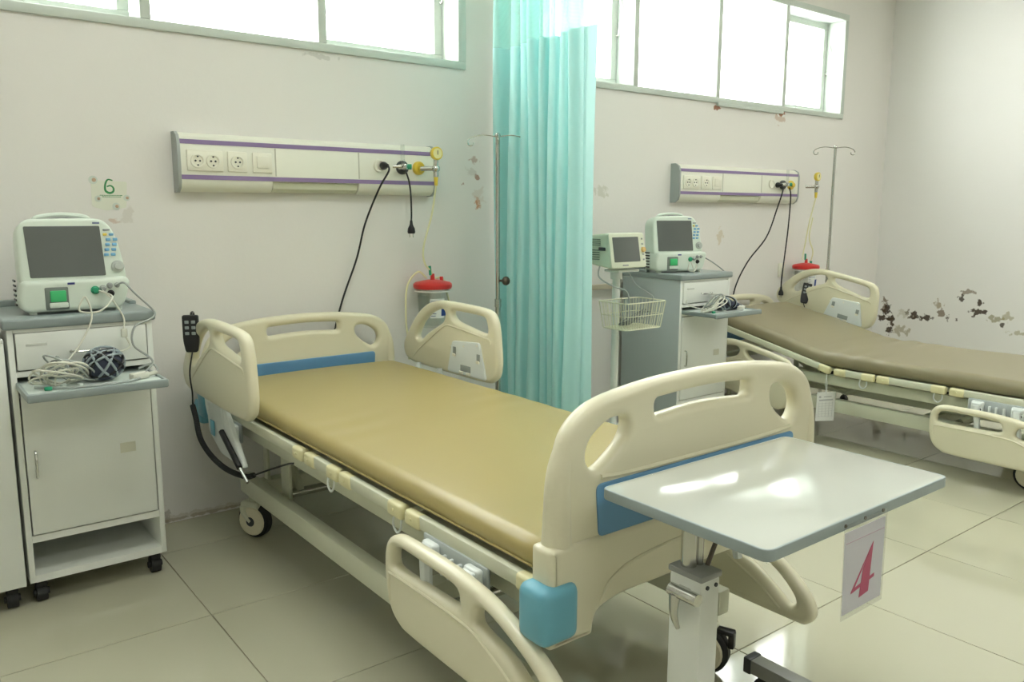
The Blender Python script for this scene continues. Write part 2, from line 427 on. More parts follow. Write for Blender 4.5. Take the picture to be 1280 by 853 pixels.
curtain()

# ------------------------------------------------------------------ bed head units
def head_unit(label, loc, sx):
    R_ = thing('bed_head_unit', label, 'wall panel', loc); R_.scale = (sx, 1, 1)
    L = 1.225; zt, zb = .115, -.12
    prof = [(0, zb), (-.035, zb), (-.06, zb+.018), (-.07, zb+.05), (-.07, zt-.045), (-.06, zt-.015), (-.035, zt), (0, zt)]
    def ext(x0, x1, pr):
        bm = bmesh.new(); A = [bm.verts.new((x0, y, z)) for y, z in pr]; B = [bm.verts.new((x1, y, z)) for y, z in pr]
        n = len(pr)
        for i in range(n): bm.faces.new((A[i], A[(i+1) % n], B[(i+1) % n], B[i]))
        bm.faces.new(A[::-1]); bm.faces.new(B); bmesh.ops.recalc_face_normals(bm, faces=bm.faces); return bm
    bm = ext(.012, .39, prof)
    b2 = ext(.80, L-.02, prof); tobm(bm, b2, Matrix())
    mid = [(0, zb+.045), (-.055, zb+.045), (-.07, zb+.055)]+prof[4:]
    b3 = ext(.39, .80, mid); tobm(bm, b3, Matrix())
    obj('housing', bm, HWB, R_)
    lamp = [(0, zb+.002), (-.035, zb+.004), (-.055, zb+.018), (-.058, zb+.045), (0, zb+.045)]
    lab(obj('lamp_diffuser', ext(.395, .795, lamp), mat('ribbed_diffuser', (206, 208, 184), .3)), 'pale ribbed lamp cover').parent = R_
    big = [(y*1.06, z*1.03) for y, z in prof]
    for a, b in ((0, .012), (L-.02, L-.008)): obj('end_cap', ext(a, b, big), ALU, R_)
    for z in (.078, -.062): obj('stripe', bx(.012, L-.02, -.0715, -.069, z-.009, z+.009, 0), PURPLE, R_)
    for x in (.405, .80): obj('joint_strip', bx(x-.0025, x+.0025, -.0712, -.069, -.05, .067), mat('joint_grey', (190, 188, 172), .6), R_)
    for x0, x1, n in ((.035, .18, 2), (.198, .28, 1)):
        pl = obj('socket_plate', bx(x0, x1, -.079, -.069, -.037, .046, .004), PWHITE, R_)
        for k in range(n):
            cx = (x0+x1)/2+(k-(n-1)/2)*.062; M_ = T(cx, -.079, .003) @ RX(PI/2)
            so = bmesh.new(); lathe(so, [(.029, -.001), (.029, .004), (.026, .005), (.021, .004), (.020, -.0006), (0, -.0006)], 24, M_)
            s2 = obj('socket_ring', so, PWHITE, pl)
            h = bmesh.new()
            for dx in (-.009, .009): cyl(h, (cx+dx, -.0805, .003), (cx+dx, -.078, .003), .0042, 8)
            for dz in (-.017, .017): box(h, (cx, -.0815, .003+dz), (.006, .004, .006), .001)
            obj('pin_hole', h, DARK, pl)
    sp = obj('switch_plate', bx(.303, .388, -.077, -.069, -.037, .046, .004), PWHITE, R_)
    obj('rocker', bx(.320, .371, -.0815, -.076, -.018, .032, .002), PWHITE, sp)
    # third socket on the right and two gas outlets
    M_ = T(.905, -.07, .012) @ RX(PI/2)
    ou = bmesh.new(); lathe(ou, [(.030, 0), (.030, .008), (.024, .009), (.020, .004), (0, .004)], 24, M_); lab(obj('socket_ring', ou, PWHITE, R_), 'round white socket behind the plug')
    for x, m_, r in ((1.025, DARK, .032), (1.115, YEL, .032)):
        g = bmesh.new(); lathe(g, [(r, 0), (r, .012), (r*.86, .018), (r*.5, .019), (r*.45, .034), (0, .034)], 24, T(x, -.07, .008) @ RX(PI/2))
        lab(obj('gas_outlet', g, m_, R_), 'black gas outlet' if m_ is DARK else 'yellow gas outlet')
    return R_
HU1 = head_unit('cream bed head unit with two purple stripes on the wall above the near bed', (.975, -.001, 1.515), 1)
HU2 = head_unit('cream bed head unit with two purple stripes on the wall above the far bed', (3.98, -.001, 1.50), 1.065)

def regulator(label, ox, oz, hang, tpts):
    r = thing('vacuum_regulator', label, 'regulator', (ox, -.16, oz-.06))
    b = bmesh.new(); cyl(b, (-.05, .055, .06), (-.0, .0, .06), .011, 12); cyl(b, (0, 0, .02), (0, 0, .105), .012, 12); ball(b, (0, 0, .06), .02, seg=12)
    obj('valve_body', b, CHROME, r)
    g = bmesh.new(); lathe(g, [(0, -.012), (.028, -.012), (.031, -.004), (.031, .008), (.028, .01), (0, .009)], 24, T(0, -.005, .13) @ RX(PI/2))
    ga = obj('gauge', g, YEL, r)
    f_ = bmesh.new(); lathe(f_, [(0, .0), (.024, .0), (.024, .002), (0, .002)], 20, T(0, -.015, .13) @ RX(PI/2)); obj('dial_face', f_, mat('dial_cream', (236, 228, 168), .3), ga)
    n_ = bmesh.new(); box(n_, (0, -.0185, .134), (.003, .002, .02), 0); obj('needle', n_, DARK, ga)
    c = bmesh.new(); cyl(c, (0, 0, -.02), (0, 0, .02), .008, 10, .011); obj('outlet_nozzle', c, YEL, r)
    t = bmesh.new(); tube(t, [Vector(p)-Vector((ox, -.16, oz-.06)) for p in tpts], .0045, 8, 8); obj('suction_tube', t, TUBE, r)
    return r
regulator('vacuum regulator with yellow round gauge at the right end of the near head unit', 2.135, 1.52, 0,
          [(2.135, -.16, 1.44), (2.12, -.14, 1.30), (2.085, -.12, 1.15), (2.09, -.12, 1.07), (2.125, -.12, 1.03), (2.13, -.12, 1.01)])
regulator('vacuum regulator with yellow round gauge at the right end of the far head unit', 5.36, 1.50, 0,
          [(5.36, -.16, 1.42), (5.33, -.14, 1.25), (5.32, -.12, 1.08), (5.30, -.12, 1.0), (5.30, -.12, .975)])

def flowmeter(label, x, z):
    r = thing('oxygen_flowmeter', label, 'flowmeter', (x, -.12, z-.03))
    obj('mounting_block', box(bmesh.new(), (0, .01, .03), (.03, .05, .026), .006), CHROME, r)
    obj('flow_tube', cyl(bmesh.new(), (-.012, -.008, .03), (-.012, -.008, .13), .010, 12), CLEAR, r)
    obj('knob', cyl(bmesh.new(), (.012, -.004, .03), (.032, -.012, .03), .013, 14), GREEN, r)
    obj('hose_barb', cyl(bmesh.new(), (-.05, .02, .03), (-.012, .0, .03), .007, 10), CHROME, r)
flowmeter('clear oxygen flowmeter with green knob on the near head unit', 1.985, 1.525)
flowmeter('clear oxygen flowmeter with green knob on the far head unit', 5.06, 1.51)

def cable(name, label, pts, r=.004, m=BLACK, cat='cable', group=None, parts=()):
    P = [Vector(p) for p in pts]; base = Vector((P[0].x, P[0].y, min(p.z for p in P)))
    root = thing(name, label, cat, base, group=group)
    t = bmesh.new(); tube(t, [p-base for p in P], r, 8, 8); obj('cord', t, m, root)
    return root, base
def euro_plug(root, at, down=True, m=BLACK):
    b = bmesh.new(); x, y, z = at
    lathe(b, [(0, .05), (.006, .05), (.008, .03), (.017, .012), (.019, -.004), (.017, -.012), (0, -.012)], 14, T(x, y, z)); pl = obj('plug', b, m, root)
    h = bmesh.new()
    for dx in (-.009, .009): cyl(h, (x+dx, y, z-.030), (x+dx, y, z-.01), .0024, 8)
    obj('pin', h, CHROME, pl)
def wall_plug(root, at, m=BLACK):
    b = bmesh.new(); lathe(b, [(0, 0), (.018, 0), (.019, .012), (.012, .03), (.007, .045), (0, .045)], 14, T(*at) @ RX(PI/2)); obj('plug', b, m, root)
r, b_ = cable('power_cord', 'black power cord running from the near head unit down behind the near headboard',
    [(1.895, -.125, 1.53), (1.885, -.15, 1.50), (1.86, -.10, 1.42), (1.81, -.05, 1.26), (1.77, -.035, 1.10), (1.69, -.03, .90), (1.64, -.03, .72), (1.62, -.04, .50), (1.60, -.04, .3)], .0045)
wall_plug(r, Vector((1.892, -.085, 1.527))-b_)
r, b_ = cable('power_cord', 'short black cord with a dangling plug below the near head unit',
    [(2.0, -.112, 1.50), (2.015, -.11, 1.46), (2.03, -.10, 1.40), (2.032, -.10, 1.31), (2.03, -.10, 1.27)], .0042)
euro_plug(r, Vector((2.03, -.10, 1.225))-b_)
r, b_ = cable('power_cord', 'black power cord falling from the far head unit behind the cuff tray',
    [(4.985, -.13, 1.50), (4.97, -.15, 1.47), (4.93, -.14, 1.35), (4.85, -.12, 1.15), (4.72, -.07, .98), (4.64, -.035, .80), (4.62, -.025, .60), (4.62, -.025, .45)], .0048)
wall_plug(r, Vector((4.985, -.088, 1.505))-b_)
r, b_ = cable('power_cord', 'long black cord with a dangling plug below the far head unit',
    [(5.09, -.12, 1.49), (5.11, -.12, 1.42), (5.13, -.10, 1.2), (5.12, -.09, 1.0), (5.10, -.09, .84), (5.10, -.09, .78)], .0048)
euro_plug(r, Vector((5.10, -.09, .74))-b_)

def canister(label, x, y, z, second=False):
    """z: underside of the lid"""
    r = thing('suction_canister', label, 'canister', (x, y, z-.20))
    lathe_b = bmesh.new(); lathe(lathe_b, [(0, .0), (.062, .0), (.068, .01), (.078, .20), (.075, .20), (.065, .012), (0, .006)], 28); obj('jar', lathe_b, CLEAR, r)
    l = bmesh.new(); lathe(l, [(.076, .188), (.092, .19), (.096, .2), (.095, .212), (.086, .22), (.05, .228), (.03, .232), (0, .233)], 28); obj('lid', l, RED, r)
    c = bmesh.new(); cyl(c, (0, 0, .225), (0, 0, .262), .012, 12, .009); obj('port', c, RED, r); c = bmesh.new(); cyl(c, (.045, -.01, .222), (.045, -.01, .246), .009, 10); obj('port', c, RED if not second else GREEN, r)
    g = bmesh.new(); cyl(g, (-.012, 0, .255), (-.016, 0, .30), .007, 10); lab(obj('connector', g, GREEN, r), 'green tube connector')
    lb = bmesh.new()
    def curved(a0, a1, z0, z1, rr, bm):
        n = 8; A = []
        for i in range(n+1):
            a = a0+(a1-a0)*i/n; A.append((bm.verts.new((rr*math.sin(a), -rr*math.cos(a), z0)), bm.verts.new((rr*1.05*math.sin(a), -rr*1.05*math.cos(a), z1))))
        for i in range(n): bm.faces.new((A[i][0], A[i+1][0], A[i+1][1], A[i][1]))
    curved(-.75, .25, .05, .145, .0735, lb); so = obj('scale_label', lb, PAPER, r)
    bl = bmesh.new()
    for k in range(7): curved(-.7, -.7+random.uniform(.2, .35), .06+k*.011, .063+k*.011, .0742, bl)
    curved(-.70, .05, .127, .135, .0742, bl)
    obj('print', bl, INKB, so)
    d = bmesh.new(); curved(.0, .75, .06, .115, .0745, d); lab(obj('badge', d, INKB, r), 'dark blue label')
    br = bmesh.new(); box(br, (0, .085, .17), (.06, .03, .05), .005); bmesh_ring = tube(br, [(.086*math.cos(a), .086*math.sin(a), .178) for a in [i*2*PI/16 for i in range(16)]], .004, 6, 2, True); obj('bracket', br, WHITE, r)
    t = bmesh.new()
    if second: tube(t, [(.045, -.01, .245), (.045, -.02, .32), (.02, 0, .42), (.05, .0, .56)], .0045, 8, 8)
    else:
        tube(t, [(-.02, .02, .24), (-.06, .04, .27), (-.115, .05, .20), (-.125, .05, .05), (-.115, .05, -.06), (-.11, .05, -.16)], .005, 8, 8)
        tube(t, [(.03, .02, .238), (.08, .03, .23), (.12, .05, .14), (.155, .05, .03), (.165, .05, -.01), (.145, .05, -.02), (.135, .05, .0)], .005, 8, 8)
    lab(obj('hose', t, TUBE, r), 'translucent drain hose')
    return r
canister('clear suction canister with red lid on the wall behind the near bed', 2.135, -.118, .955)
canister('clear suction canister with red lid on the wall behind the far bed', 5.35, -.12, .92, True)
wp = thing('wall_socket', 'small cream wall socket left of the far suction canister', 'socket', (5.215, 0, .86))
obj('plate', bx(-.035, .035, -.012, 0, -.01, .09, .003), PWHITE, wp); obj('switch_rocker', bx(-.015, .015, -.018, -.011, .02, .06, .002), PWHITE, wp)

# ------------------------------------------------------------------ IV poles
def iv_pole(label, x, y, top, base, hooks, joint=None, rz=0, r=.0095):
    R_ = thing('iv_pole', label, 'iv pole', (x, y, base), rz)
    h = top-base
    obj('pole', cyl(bmesh.new(), (0, 0, .0), (0, 0, h*.52), r*1.25, 14), STEEL, R_)
    obj('upper_pole', cyl(bmesh.new(), (0, 0, h*.5), (0, 0, h), r, 14), STEEL, R_)
    c = bmesh.new(); cyl(c, (0, 0, h*.5), (0, 0, h*.5+.04), r*1.6, 14); obj('collar', c, CHROME, R_)
    for a in hooks:
        hb = bmesh.new(); q = math.cos(a), math.sin(a)
        pts = [(0, 0, -.005), (.07, 0, .003), (.125, 0, -.008), (.148, 0, -.028), (.140, 0, -.048), (.122, 0, -.046), (.118, 0, -.032)]
        tube(hb, [(p[0]*q[0], p[0]*q[1], h+p[2]) for p in pts], .0032, 6, 6); obj('hook', hb, STEEL, R_)
    obj('cap', ball(bmesh.new(), (0, 0, h), r*1.4, seg=10), CHROME, R_)
    return R_, h
R1_, h1 = iv_pole('steel iv pole with two curled hooks beside the teal curtain', 2.447, -.235, 1.685, 0, (0.1, PI+.05, -1.6), r=.011, rz=-.6)
kb = bmesh.new(); ball(kb, (.04, -.02, .975), .021, (1, .8, 1.1), 12); cyl(kb, (0, 0, .975), (.035, -.018, .975), .006, 8); obj('clamp_knob', kb, BROWN, R1_)
def star_base(R_, n=5, rad=.28):
    for k in range(n):
        a = 2*PI*k/n+.3; g = bmesh.new()
        tube(g, [(0, 0, .12), (rad*.5*math.cos(a), rad*.5*math.sin(a), .09), (rad*math.cos(a), rad*math.sin(a), .065)], .012, 8, 4); lg = obj('leg', g, STEEL if n < 5 or rad < .3 else WHITE, R_)
        wv = bmesh.new(); cyl(wv, (rad*math.cos(a)-.011*math.sin(a), rad*math.sin(a)+.011*math.cos(a), .027), (rad*math.cos(a)+.011*math.sin(a), rad*math.sin(a)-.011*math.cos(a), .027), .027, 16)
        box(wv, (rad*math.cos(a), rad*math.sin(a), .056), (.02, .02, .02), .003); obj('caster', wv, RUBBER, lg)
star_base(R1_, 4, .17)
R2_, h2 = iv_pole('steel iv pole with two curled hooks at the head of the far bed', 5.325, -.31, 1.765, 0, (0.1, PI-.1), rz=-.6)
star_base(R2_, 4, .24)

# ------------------------------------------------------------------ beds
def mirror(h):  # half outline, left to right; the last point may lie on the axis
    return list(h)+[(-x, z) for x, z in reversed(h) if abs(x) > 1e-6]
HOLE = [(-.365, .825), (-.363, .85), (-.345, .875), (-.303, .898), (-.262, .900), (-.248, .885), (-.256, .855), (-.286, .826), (-.329, .800), (-.352, .805)]
def end_board(root, y, dz, foot):
    """headboard / footboard in the local x-z plane; drawn for a deck at z .56"""
    sg = -1 if foot else 1          # outer side
    M_ = T(0, y, dz) @ XZ
    half = [(-.458, .60), (-.460, .66), (-.450, .76), (-.430, .86), (-.400, .908), (-.345, .940), (-.26, .957), (-.14, .969), (0, .973)]
    out = smooth(half, 5)[:-1]; top = [(p.x, p.y) for p in [Vector((a[0], a[1], 0)) for a in out]]
    outer = top+[(0, .973)]+[(-x, z) for x, z in reversed(top)]
    hl = [(p[0], p[1]) for p in smooth([(a, b, 0) for a, b in HOLE], 4, True)]
    hr = [(-a, b) for a, b in hl]
    sl = fillet([(-.165, .885), (-.168, .924), (0, .933), (.168, .924), (.165, .885), (0, .897)], [.014, .016, .1, .016, .014, .1], 5)
    name = 'footboard' if foot else 'headboard'
    bm = plate([outer, hl, hr, sl], .046, .019, M_, res=4)
    o = obj(name, bm, CREAM, root)
    # raised rims round the panel field
    rim = bmesh.new(); yo = sg*.022+y
    tube(rim, [(-.33, yo, .785+dz), (-.2, yo, .779+dz), (.2, yo, .779+dz), (.33, yo, .785+dz)], .006, 6, 3)
    obj('rim', rim, CREAM, o)
    # thick corner posts
    for k in (-1, 1):
        p_ = bmesh.new(); tube(p_, [(k*.428, y, .645+dz), (k*.428, y, .71+dz), (k*.425, y, .80+dz), (k*.408, y, .865+dz)], lambda t: .0305-.010*t*t, 14, 5); obj('corner_post', p_, CREAM, o)
    st = plate([fillet([(-.335, .655), (.335, .655), (.345, .772), (-.345, .772)], .018)], .054, .003, M_); obj('blue_strip', st, BLUE, o)
    # lower skirt with legs at the corners
    sk = fillet([(-.465, .56), (.465, .56), (.465, .66), (-.465, .66)], .012) if not foot else fillet([(-.470, .45), (-.352, .45), (-.345, .50), (-.28, .515), (.28, .515), (.345, .50), (.352, .45), (.470, .45), (.470, .662), (-.470, .662)],
                [.01, .01, .05, .03, .03, .05, .01, .01, .012, .012])
    s_ = plate([sk], .066, .014, M_, res=3); so = obj('skirt', s_, CREAM, o)
    a_ = bmesh.new(); yo = y+sg*.033
    if foot: tube(a_, [(-.335, yo, .52+dz), (-.305, yo, .56+dz), (-.24, yo, .585+dz), (-.1, yo, .598+dz), (.1, yo, .598+dz), (.24, yo, .585+dz), (.305, yo, .56+dz), (.335, yo, .52+dz)], .004, 6, 4)
    if foot: obj('moulded_arch', a_, CREAM, so)
    else: a_.free()
    for k in (-1, 1):
        bb = box(bmesh.new(), (k*.452, y-.004, .528+dz), (.10, .090, .122), .022, 4) if foot else box(bmesh.new(), (k*.445, y, .60+dz), (.06, .09, .10), .02, 3); obj('corner_bumper', bb, BUMPER, o)
    return o

# head rail outline: u along the bed from the foot end (0) to the head end (.80); v up from its lower edge
HR_OUT = [(.09, -.002), (.045, .008), (.014, .035), (.0, .09), (.005, .16), (.018, .245), (.045, .295), (.10, .312), (.22, .318), (.36, .320), (.46, .315), (.555, .290), (.64, .235), (.72, .15), (.76, .09), (.755, .04), (.71, .008), (.60, .0), (.3, -.004)]
HR_H1 = [(.075, .215), (.085, .262), (.12, .278), (.25, .282), (.335, .281), (.345, .262), (.31, .238), (.22, .222), (.12, .208)]
HR_H2 = [(.395, .262), (.415, .279), (.46, .275), (.53, .248), (.60, .198), (.64, .145), (.635, .122), (.60, .122), (.55, .155), (.46, .20), (.41, .228)]
FR_OUT = [(.12, -.004), (.065, .006), (.025, .035), (.003, .09), (.0, .17), (.015, .215), (.055, .238), (.13, .242), (.30, .240), (.43, .225), (.54, .192), (.63, .148), (.70, .09), (.725, .04), (.705, .003), (.65, -.006), (.35, -.006)]
FR_H1 = [(.035, .165), (.045, .198), (.08, .211), (.20, .210), (.315, .205), (.335, .182), (.325, .158), (.20, .152), (.06, .150)]
FR_H2 = [(.395, .155), (.405, .188), (.44, .192), (.52, .165), (.60, .125), (.655, .078), (.665, .048), (.64, .038), (.58, .078), (.50, .122), (.42, .140)]
RECESS = mat('latch_recess_grey', (150, 158, 154), .5)
def rail(root, kind, M_, inner=0, loc=None):
    O, A, B = (HR_OUT, HR_H1, HR_H2) if kind == 'head' else (FR_OUT, FR_H1, FR_H2)
    L = [[(p[0], p[1]) for p in smooth([(a, b, 0) for a, b in q], 4, True)] for q in (O, A, B)]
    o = obj('side_rail', plate(L, .040, .0165, M_ @ YZ, res=3), CREAM, root)
    # raised moulding line round the panel
    ln = bmesh.new(); zz = [(.045, .17), (.06, .187), (.11, .192), (.32, .212), (.40, .205), (.55, .115), (.62, .07), (.67, .03)] if kind == 'head' else [(.03, .06), (.03, .125), (.06, .135), (.35, .135), (.45, .110), (.55, .065), (.62, .02)]
    for sgn in (-1, 1):
        tube(ln, [M_ @ Vector((sgn*.0185, u, v)) for u, v in zz], .0045, 6, 4)
    obj('panel_moulding', ln, CREAM, o)
    if inner:
        c = fillet([(.07, .0), (.36, .0), (.32, .14), (.12, .155)], .015)
        pn = plate([c], .012, .003, M_ @ T(inner*.024, 0, .012) @ YZ); po = obj('control_panel', pn, MECHW, o)
        for u, v, a, b in ((.12, .09, .022, .032), (.30, .10, .022, .032), (.215, .03, .075, .028)):
            obj('recess', box(bmesh.new(), (inner*.031, u, v+.012), (.003, a, b), .001, M=M_), RECESS, po)
        t = bmesh.new()
        for u, v, a, b in ((.12, .072, .02, .012), (.30, .08, .02, .012), (.19, .01, .028, .012), (.245, .01, .028, .012)): box(t, (inner*.034, u, v+.012), (.008, a, b), .002, M=M_)
        for u, v in ((.13, .145), (.33, .12), (.07+.16, .13)): cyl(t, M_ @ Vector((inner*.028, u, v+.008)), M_ @ Vector((inner*.032, u, v+.008)), .004, 8)
        obj('tab', t, PWHITE, po)
    return o
def latch(root, side, y, z, low):
    """white plastic rail mechanism under the deck edge: bracket plate, two hinge blocks with arms, release bar"""
    x = side*.440
    b = bmesh.new(); box(b, (x, y, z-.012), (.012, .27, .075), .005)
    o = obj('rail_bracket', b, mat_mech, root)
    for dy in (-.095, .085):
        h = bmesh.new(); box(h, (x+side*.014, y+dy, z-.012), (.022, .058, .062), .008, 3); box(h, (x+side*.028, y+dy, z+.004), (.014, .046, .020), .006, 3)
        cyl(h, (x+side*.024, y+dy-.02, z-.018), (x+side*.030, y+dy-.02, z-.018), .008, 12)
        ho = obj('hinge_block', h, MECHW, o)
        d = bmesh.new(); cyl(d, (x+side*.029, y+dy-.018, z-.018), (x+side*.032, y+dy-.018, z-.018), .006, 10); obj('bolt', d, DARK, o)
        a = bmesh.new()
        if low: tube(a, [(x+side*.030, y+dy, z), (x+side*.036, y+dy-.014, z-.09), (x+side*.040, y+dy-.034, z-.20)], lambda t: .017-.004*t, 8, 4)
        else: tube(a, [(x+side*.030, y+dy, z-.01), (x+side*.038, y+dy+.02, z+.05), (x+side*.043, y+dy+.03, z+.12)], lambda t: .017-.004*t, 8, 4)
        obj('arm', a, MECHW, o)
    c = bmesh.new(); cyl(c, (x+side*.018, y-.07, z-.035), (x+side*.018, y+.06, z-.035), .006, 10); obj('release_bar', c, STEEL, o)
    for dy in (-.035, .0, .03):
        t = bmesh.new(); box(t, (x+side*.014, y+dy, z-.022), (.018, .010, .05), .003); obj('tab', t, MECHW, o)
    return o
mat_mech = mat('latch_grey_plastic', (176, 184, 184), .45)
def caster(root, x, y, brake=False, yaw=0):
    """twin cream covered bed caster, wheel 125 mm"""
    px_, py_ = x, y; x = y = 0; z = .073; RM = T(px_, py_, 0) @ RZ(yaw)
    def done(b): b.transform(RM); return b
    w_ = bmesh.new(); lathe(w_, [(.030, -.022), (.066, -.020), (.073, -.012), (.073, .012), (.066, .020), (.030, .022)], 28, T(x, y, z) @ RY(PI/2)); o = obj('caster', done(w_), RUBBER, root)
    c = bmesh.new()
    for k in (-1, 1): lathe(c, [(0, .0), (.058, 0), (.061, k*.004), (.056, k*.010), (.022, k*.013), (0, k*.013)], 24, T(x+k*.021, y, z) @ RY(PI/2))
    obj('wheel_cover', done(c), CREAM, o)
    d = bmesh.new()
    for k in (-1, 1): lathe(d, [(0, k*.002), (.018, k*.002), (.020, 0), (.018, -k*.001)], 16, T(x+k*.035, y, z) @ RY(PI/2))
    obj('hub_cap', done(d), DARK, o)
    f_ = bmesh.new(); box(f_, (x, y+.01, z+.062), (.055, .09, .032), .012, 3)
    for k in (-1, 1): tube(f_, [(x+k*.03, y+.035, z+.062), (x+k*.031, y+.03, z+.03), (x+k*.030, y+.0, z+.0)], lambda t: .014-.004*t, 8, 3)
    cyl(f_, (x, y+.01, z+.07), (x, y+.01, .20), .015, 12); obj('fork', done(f_), CREAM2, o)
    if brake:
        g = bmesh.new(); box(g, (x, y-.06, z+.065), (.03, .05, .014), .004); box(g, (x, y-.078, z+.045), (.026, .018, .05), .005); obj('brake_pedal', done(g), BLACK, o)
    return o

SEG = [(-.235, -1.105), (-1.13, -1.36), (-1.378, -1.735), (-1.758, -2.29)]     # deck sections, head to foot
def bed(label, loc, dz, back, rails, foot_rail_x, name='hospital_bed', extra=None):
    """dz: how far the deck is lowered; back: backrest angle; rails: dict side-> (head_state, foot_state)"""
    R_ = thing(name, label, 'bed', loc)
    Z = .56+dz; HW = .43
    piv = Vector((0, -1.11, Z))
    MB_ = T(*piv) @ RX(back) @ T(*(-piv))
    end_board(R_, -2.335, dz, True); end_board(R_, -.125, dz-.10, False)
    # deck sections: sheet panels with slotted look and edge rails
    for i, (a, b) in enumerate(SEG):
        M_ = MB_ if i == 0 else Matrix()
        p_ = bmesh.new(); box(p_, (0, (a+b)/2, Z-.018), (2*HW-.03, abs(a-b)-.01, .016), .003, M=M_); dk = obj('deck_section', p_, CREAM2, R_)
        for k in (-1, 1):
            e = bmesh.new(); box(e, (k*HW, (a+b)/2, Z-.016), (.022, abs(a-b)-.09, .036), .005, M=M_); obj('edge_rail', e, CREAM2, dk)
            for q in (a-.034, b+.034):
                c = bmesh.new(); box(c, (k*HW, q, Z-.018), (.032, .074, .042), .010, 3, M=M_)
                cyl(c, M_ @ Vector((k*(HW+.016), q, Z-.016)), M_ @ Vector((k*(HW+.019), q, Z-.016)), .004, 8); obj('end_cap', c, CREAMCAP, dk)
    for k in (-1, 1):
        for y in (-1.30, -1.70):
            h = bmesh.new(); tube(h, [(k*HW, y-.018, Z-.032), (k*(HW+.004), y-.02, Z-.065), (k*(HW+.004), y, Z-.082), (k*(HW+.004), y+.02, Z-.065), (k*HW, y+.018, Z-.032)], .0035, 6, 5); obj('drain_hook', h, MECHW, R_)
        # upper frame beam
        obj('frame_beam', bx(k*.375-.02, k*.375+.02, -2.27, -.17, Z-.105, Z-.048, .006), CREAM2, R_)
    for y in (-.22, -1.08, -2.22): obj('cross_beam', bx(-.355, .355, y-.02, y+.02, Z-.10, Z-.052, .005), CREAM2, R_)
    # lower chassis
    zl = .225
    for k in (-1, 1):
        obj('base_beam', bx(k*.35-.024, k*.35+.024, -2.17, -.31, zl-.037, zl+.037, .006), CREAM2, R_)
        for y, bk in ((-.36, False), (-2.12, True)): caster(R_, k*.335, y, bk, (.55 if k < 0 else -.3) if not bk else (.2 if k < 0 else .35))
    for y in (-.42, -1.60): obj('base_cross_beam', bx(-.33, .33, y-.03, y+.03, zl-.032, zl+.03, .005), CREAM2, R_)
    # lifting arms and motor
    for y, d in ((-.62, 1), (-1.75, -1)):
        for k in (-1, 1):
            a_ = bmesh.new(); tube(a_, [(k*.25, y, zl+.02), (k*.25, y+d*.20, Z-.08)], .022, 8, 1, sm=False); obj('lift_arm', a_, CREAM2, R_)
        s_ = bmesh.new(); cyl(s_, (-.30, y, zl+.02), (.30, y, zl+.02), .017, 12); obj('pivot_shaft', s_, STEEL, R_)
    for k in (-1, 1):
        obj('upright_plate', bx(k*.30-.006, k*.30+.006, -.66, -.58, zl, Z-.07, .003), CREAM2, R_)
        obj('upright_plate', bx(k*.30-.006, k*.30+.006, -.44, -.40, zl, Z-.12, .003), CREAM2, R_)
    m_ = bmesh.new(); cyl(m_, (.02, -.85, zl+.10), (.02, -1.30, zl+.13), .022, 12); box(m_, (.02, -.86, zl+.09), (.08, .15, .10), .015, 3); obj('actuator', m_, BLACK, R_)
    m_ = bmesh.new(); cyl(m_, (-.06, -1.35, zl+.08), (-.06, -1.80, zl+.13), .018, 12); box(m_, (-.06, -1.75, zl+.13), (.07, .12, .09), .015, 3); obj('actuator', m_, DARK, R_)
    for k in (-1, 1):
        obj('lift_beam', bx(k*.19-.018, k*.19+.018, -1.95, -.55, Z-.185, Z-.125, .005), CREAM2, R_)
        l_ = bmesh.new(); tube(l_, [(k*.27, -.78, Z-.10), (k*.27, -1.12, Z-.165), (k*.27, -1.18, Z-.12)], .012, 8, 1, sm=False); obj('link_arm', l_, CREAM2, R_)
    obj('control_box', box(bmesh.new(), (.12, -1.05, Z-.10), (.16, .20, .05), .012, 3), DARK, R_)
    # rails
    for side in (-1, 1):
        hs, fs = rails[side]
        x, y, z, tilt = hs
        M_ = T(side*x, y, z) @ RX(tilt)
        rail(R_, 'head', M_, inner=-side if z+.0 > Z-.05 else 0)
        latch(R_, side, -.42, Z-.055, z < Z-.05)
        x, y, z, tilt = fs
        rail(R_, 'foot', T(side*x, y, z) @ RX(tilt) @ Matrix.Diagonal((1, -1, 1, 1)))
        latch(R_, side, -1.985, Z-.055, True)
    return R_
B1X = 1.45
bed('near hospital bed with cream moulded boards and blue strip under the tan mattress', (B1X, 0, 0), 0, 0,
    {-1: ((.495, -.865, .602, 0), (.492, -1.765, .288, 0)), 1: ((.535, -.875, .605, 0), (.535, -1.62, .165, 0))}, 0)
B2 = (B1X+3.16, .050, 0)
bed('far hospital bed with cream moulded boards against the stained right side of the room', B2, -.11, math.radians(12.5),
    {-1: ((.49, -.88, .155, math.radians(10)), (.495, -1.70, .135, 0)), 1: ((.535, -.82, .54, math.radians(10)), (.535, -1.67, .12, 0))}, 0)

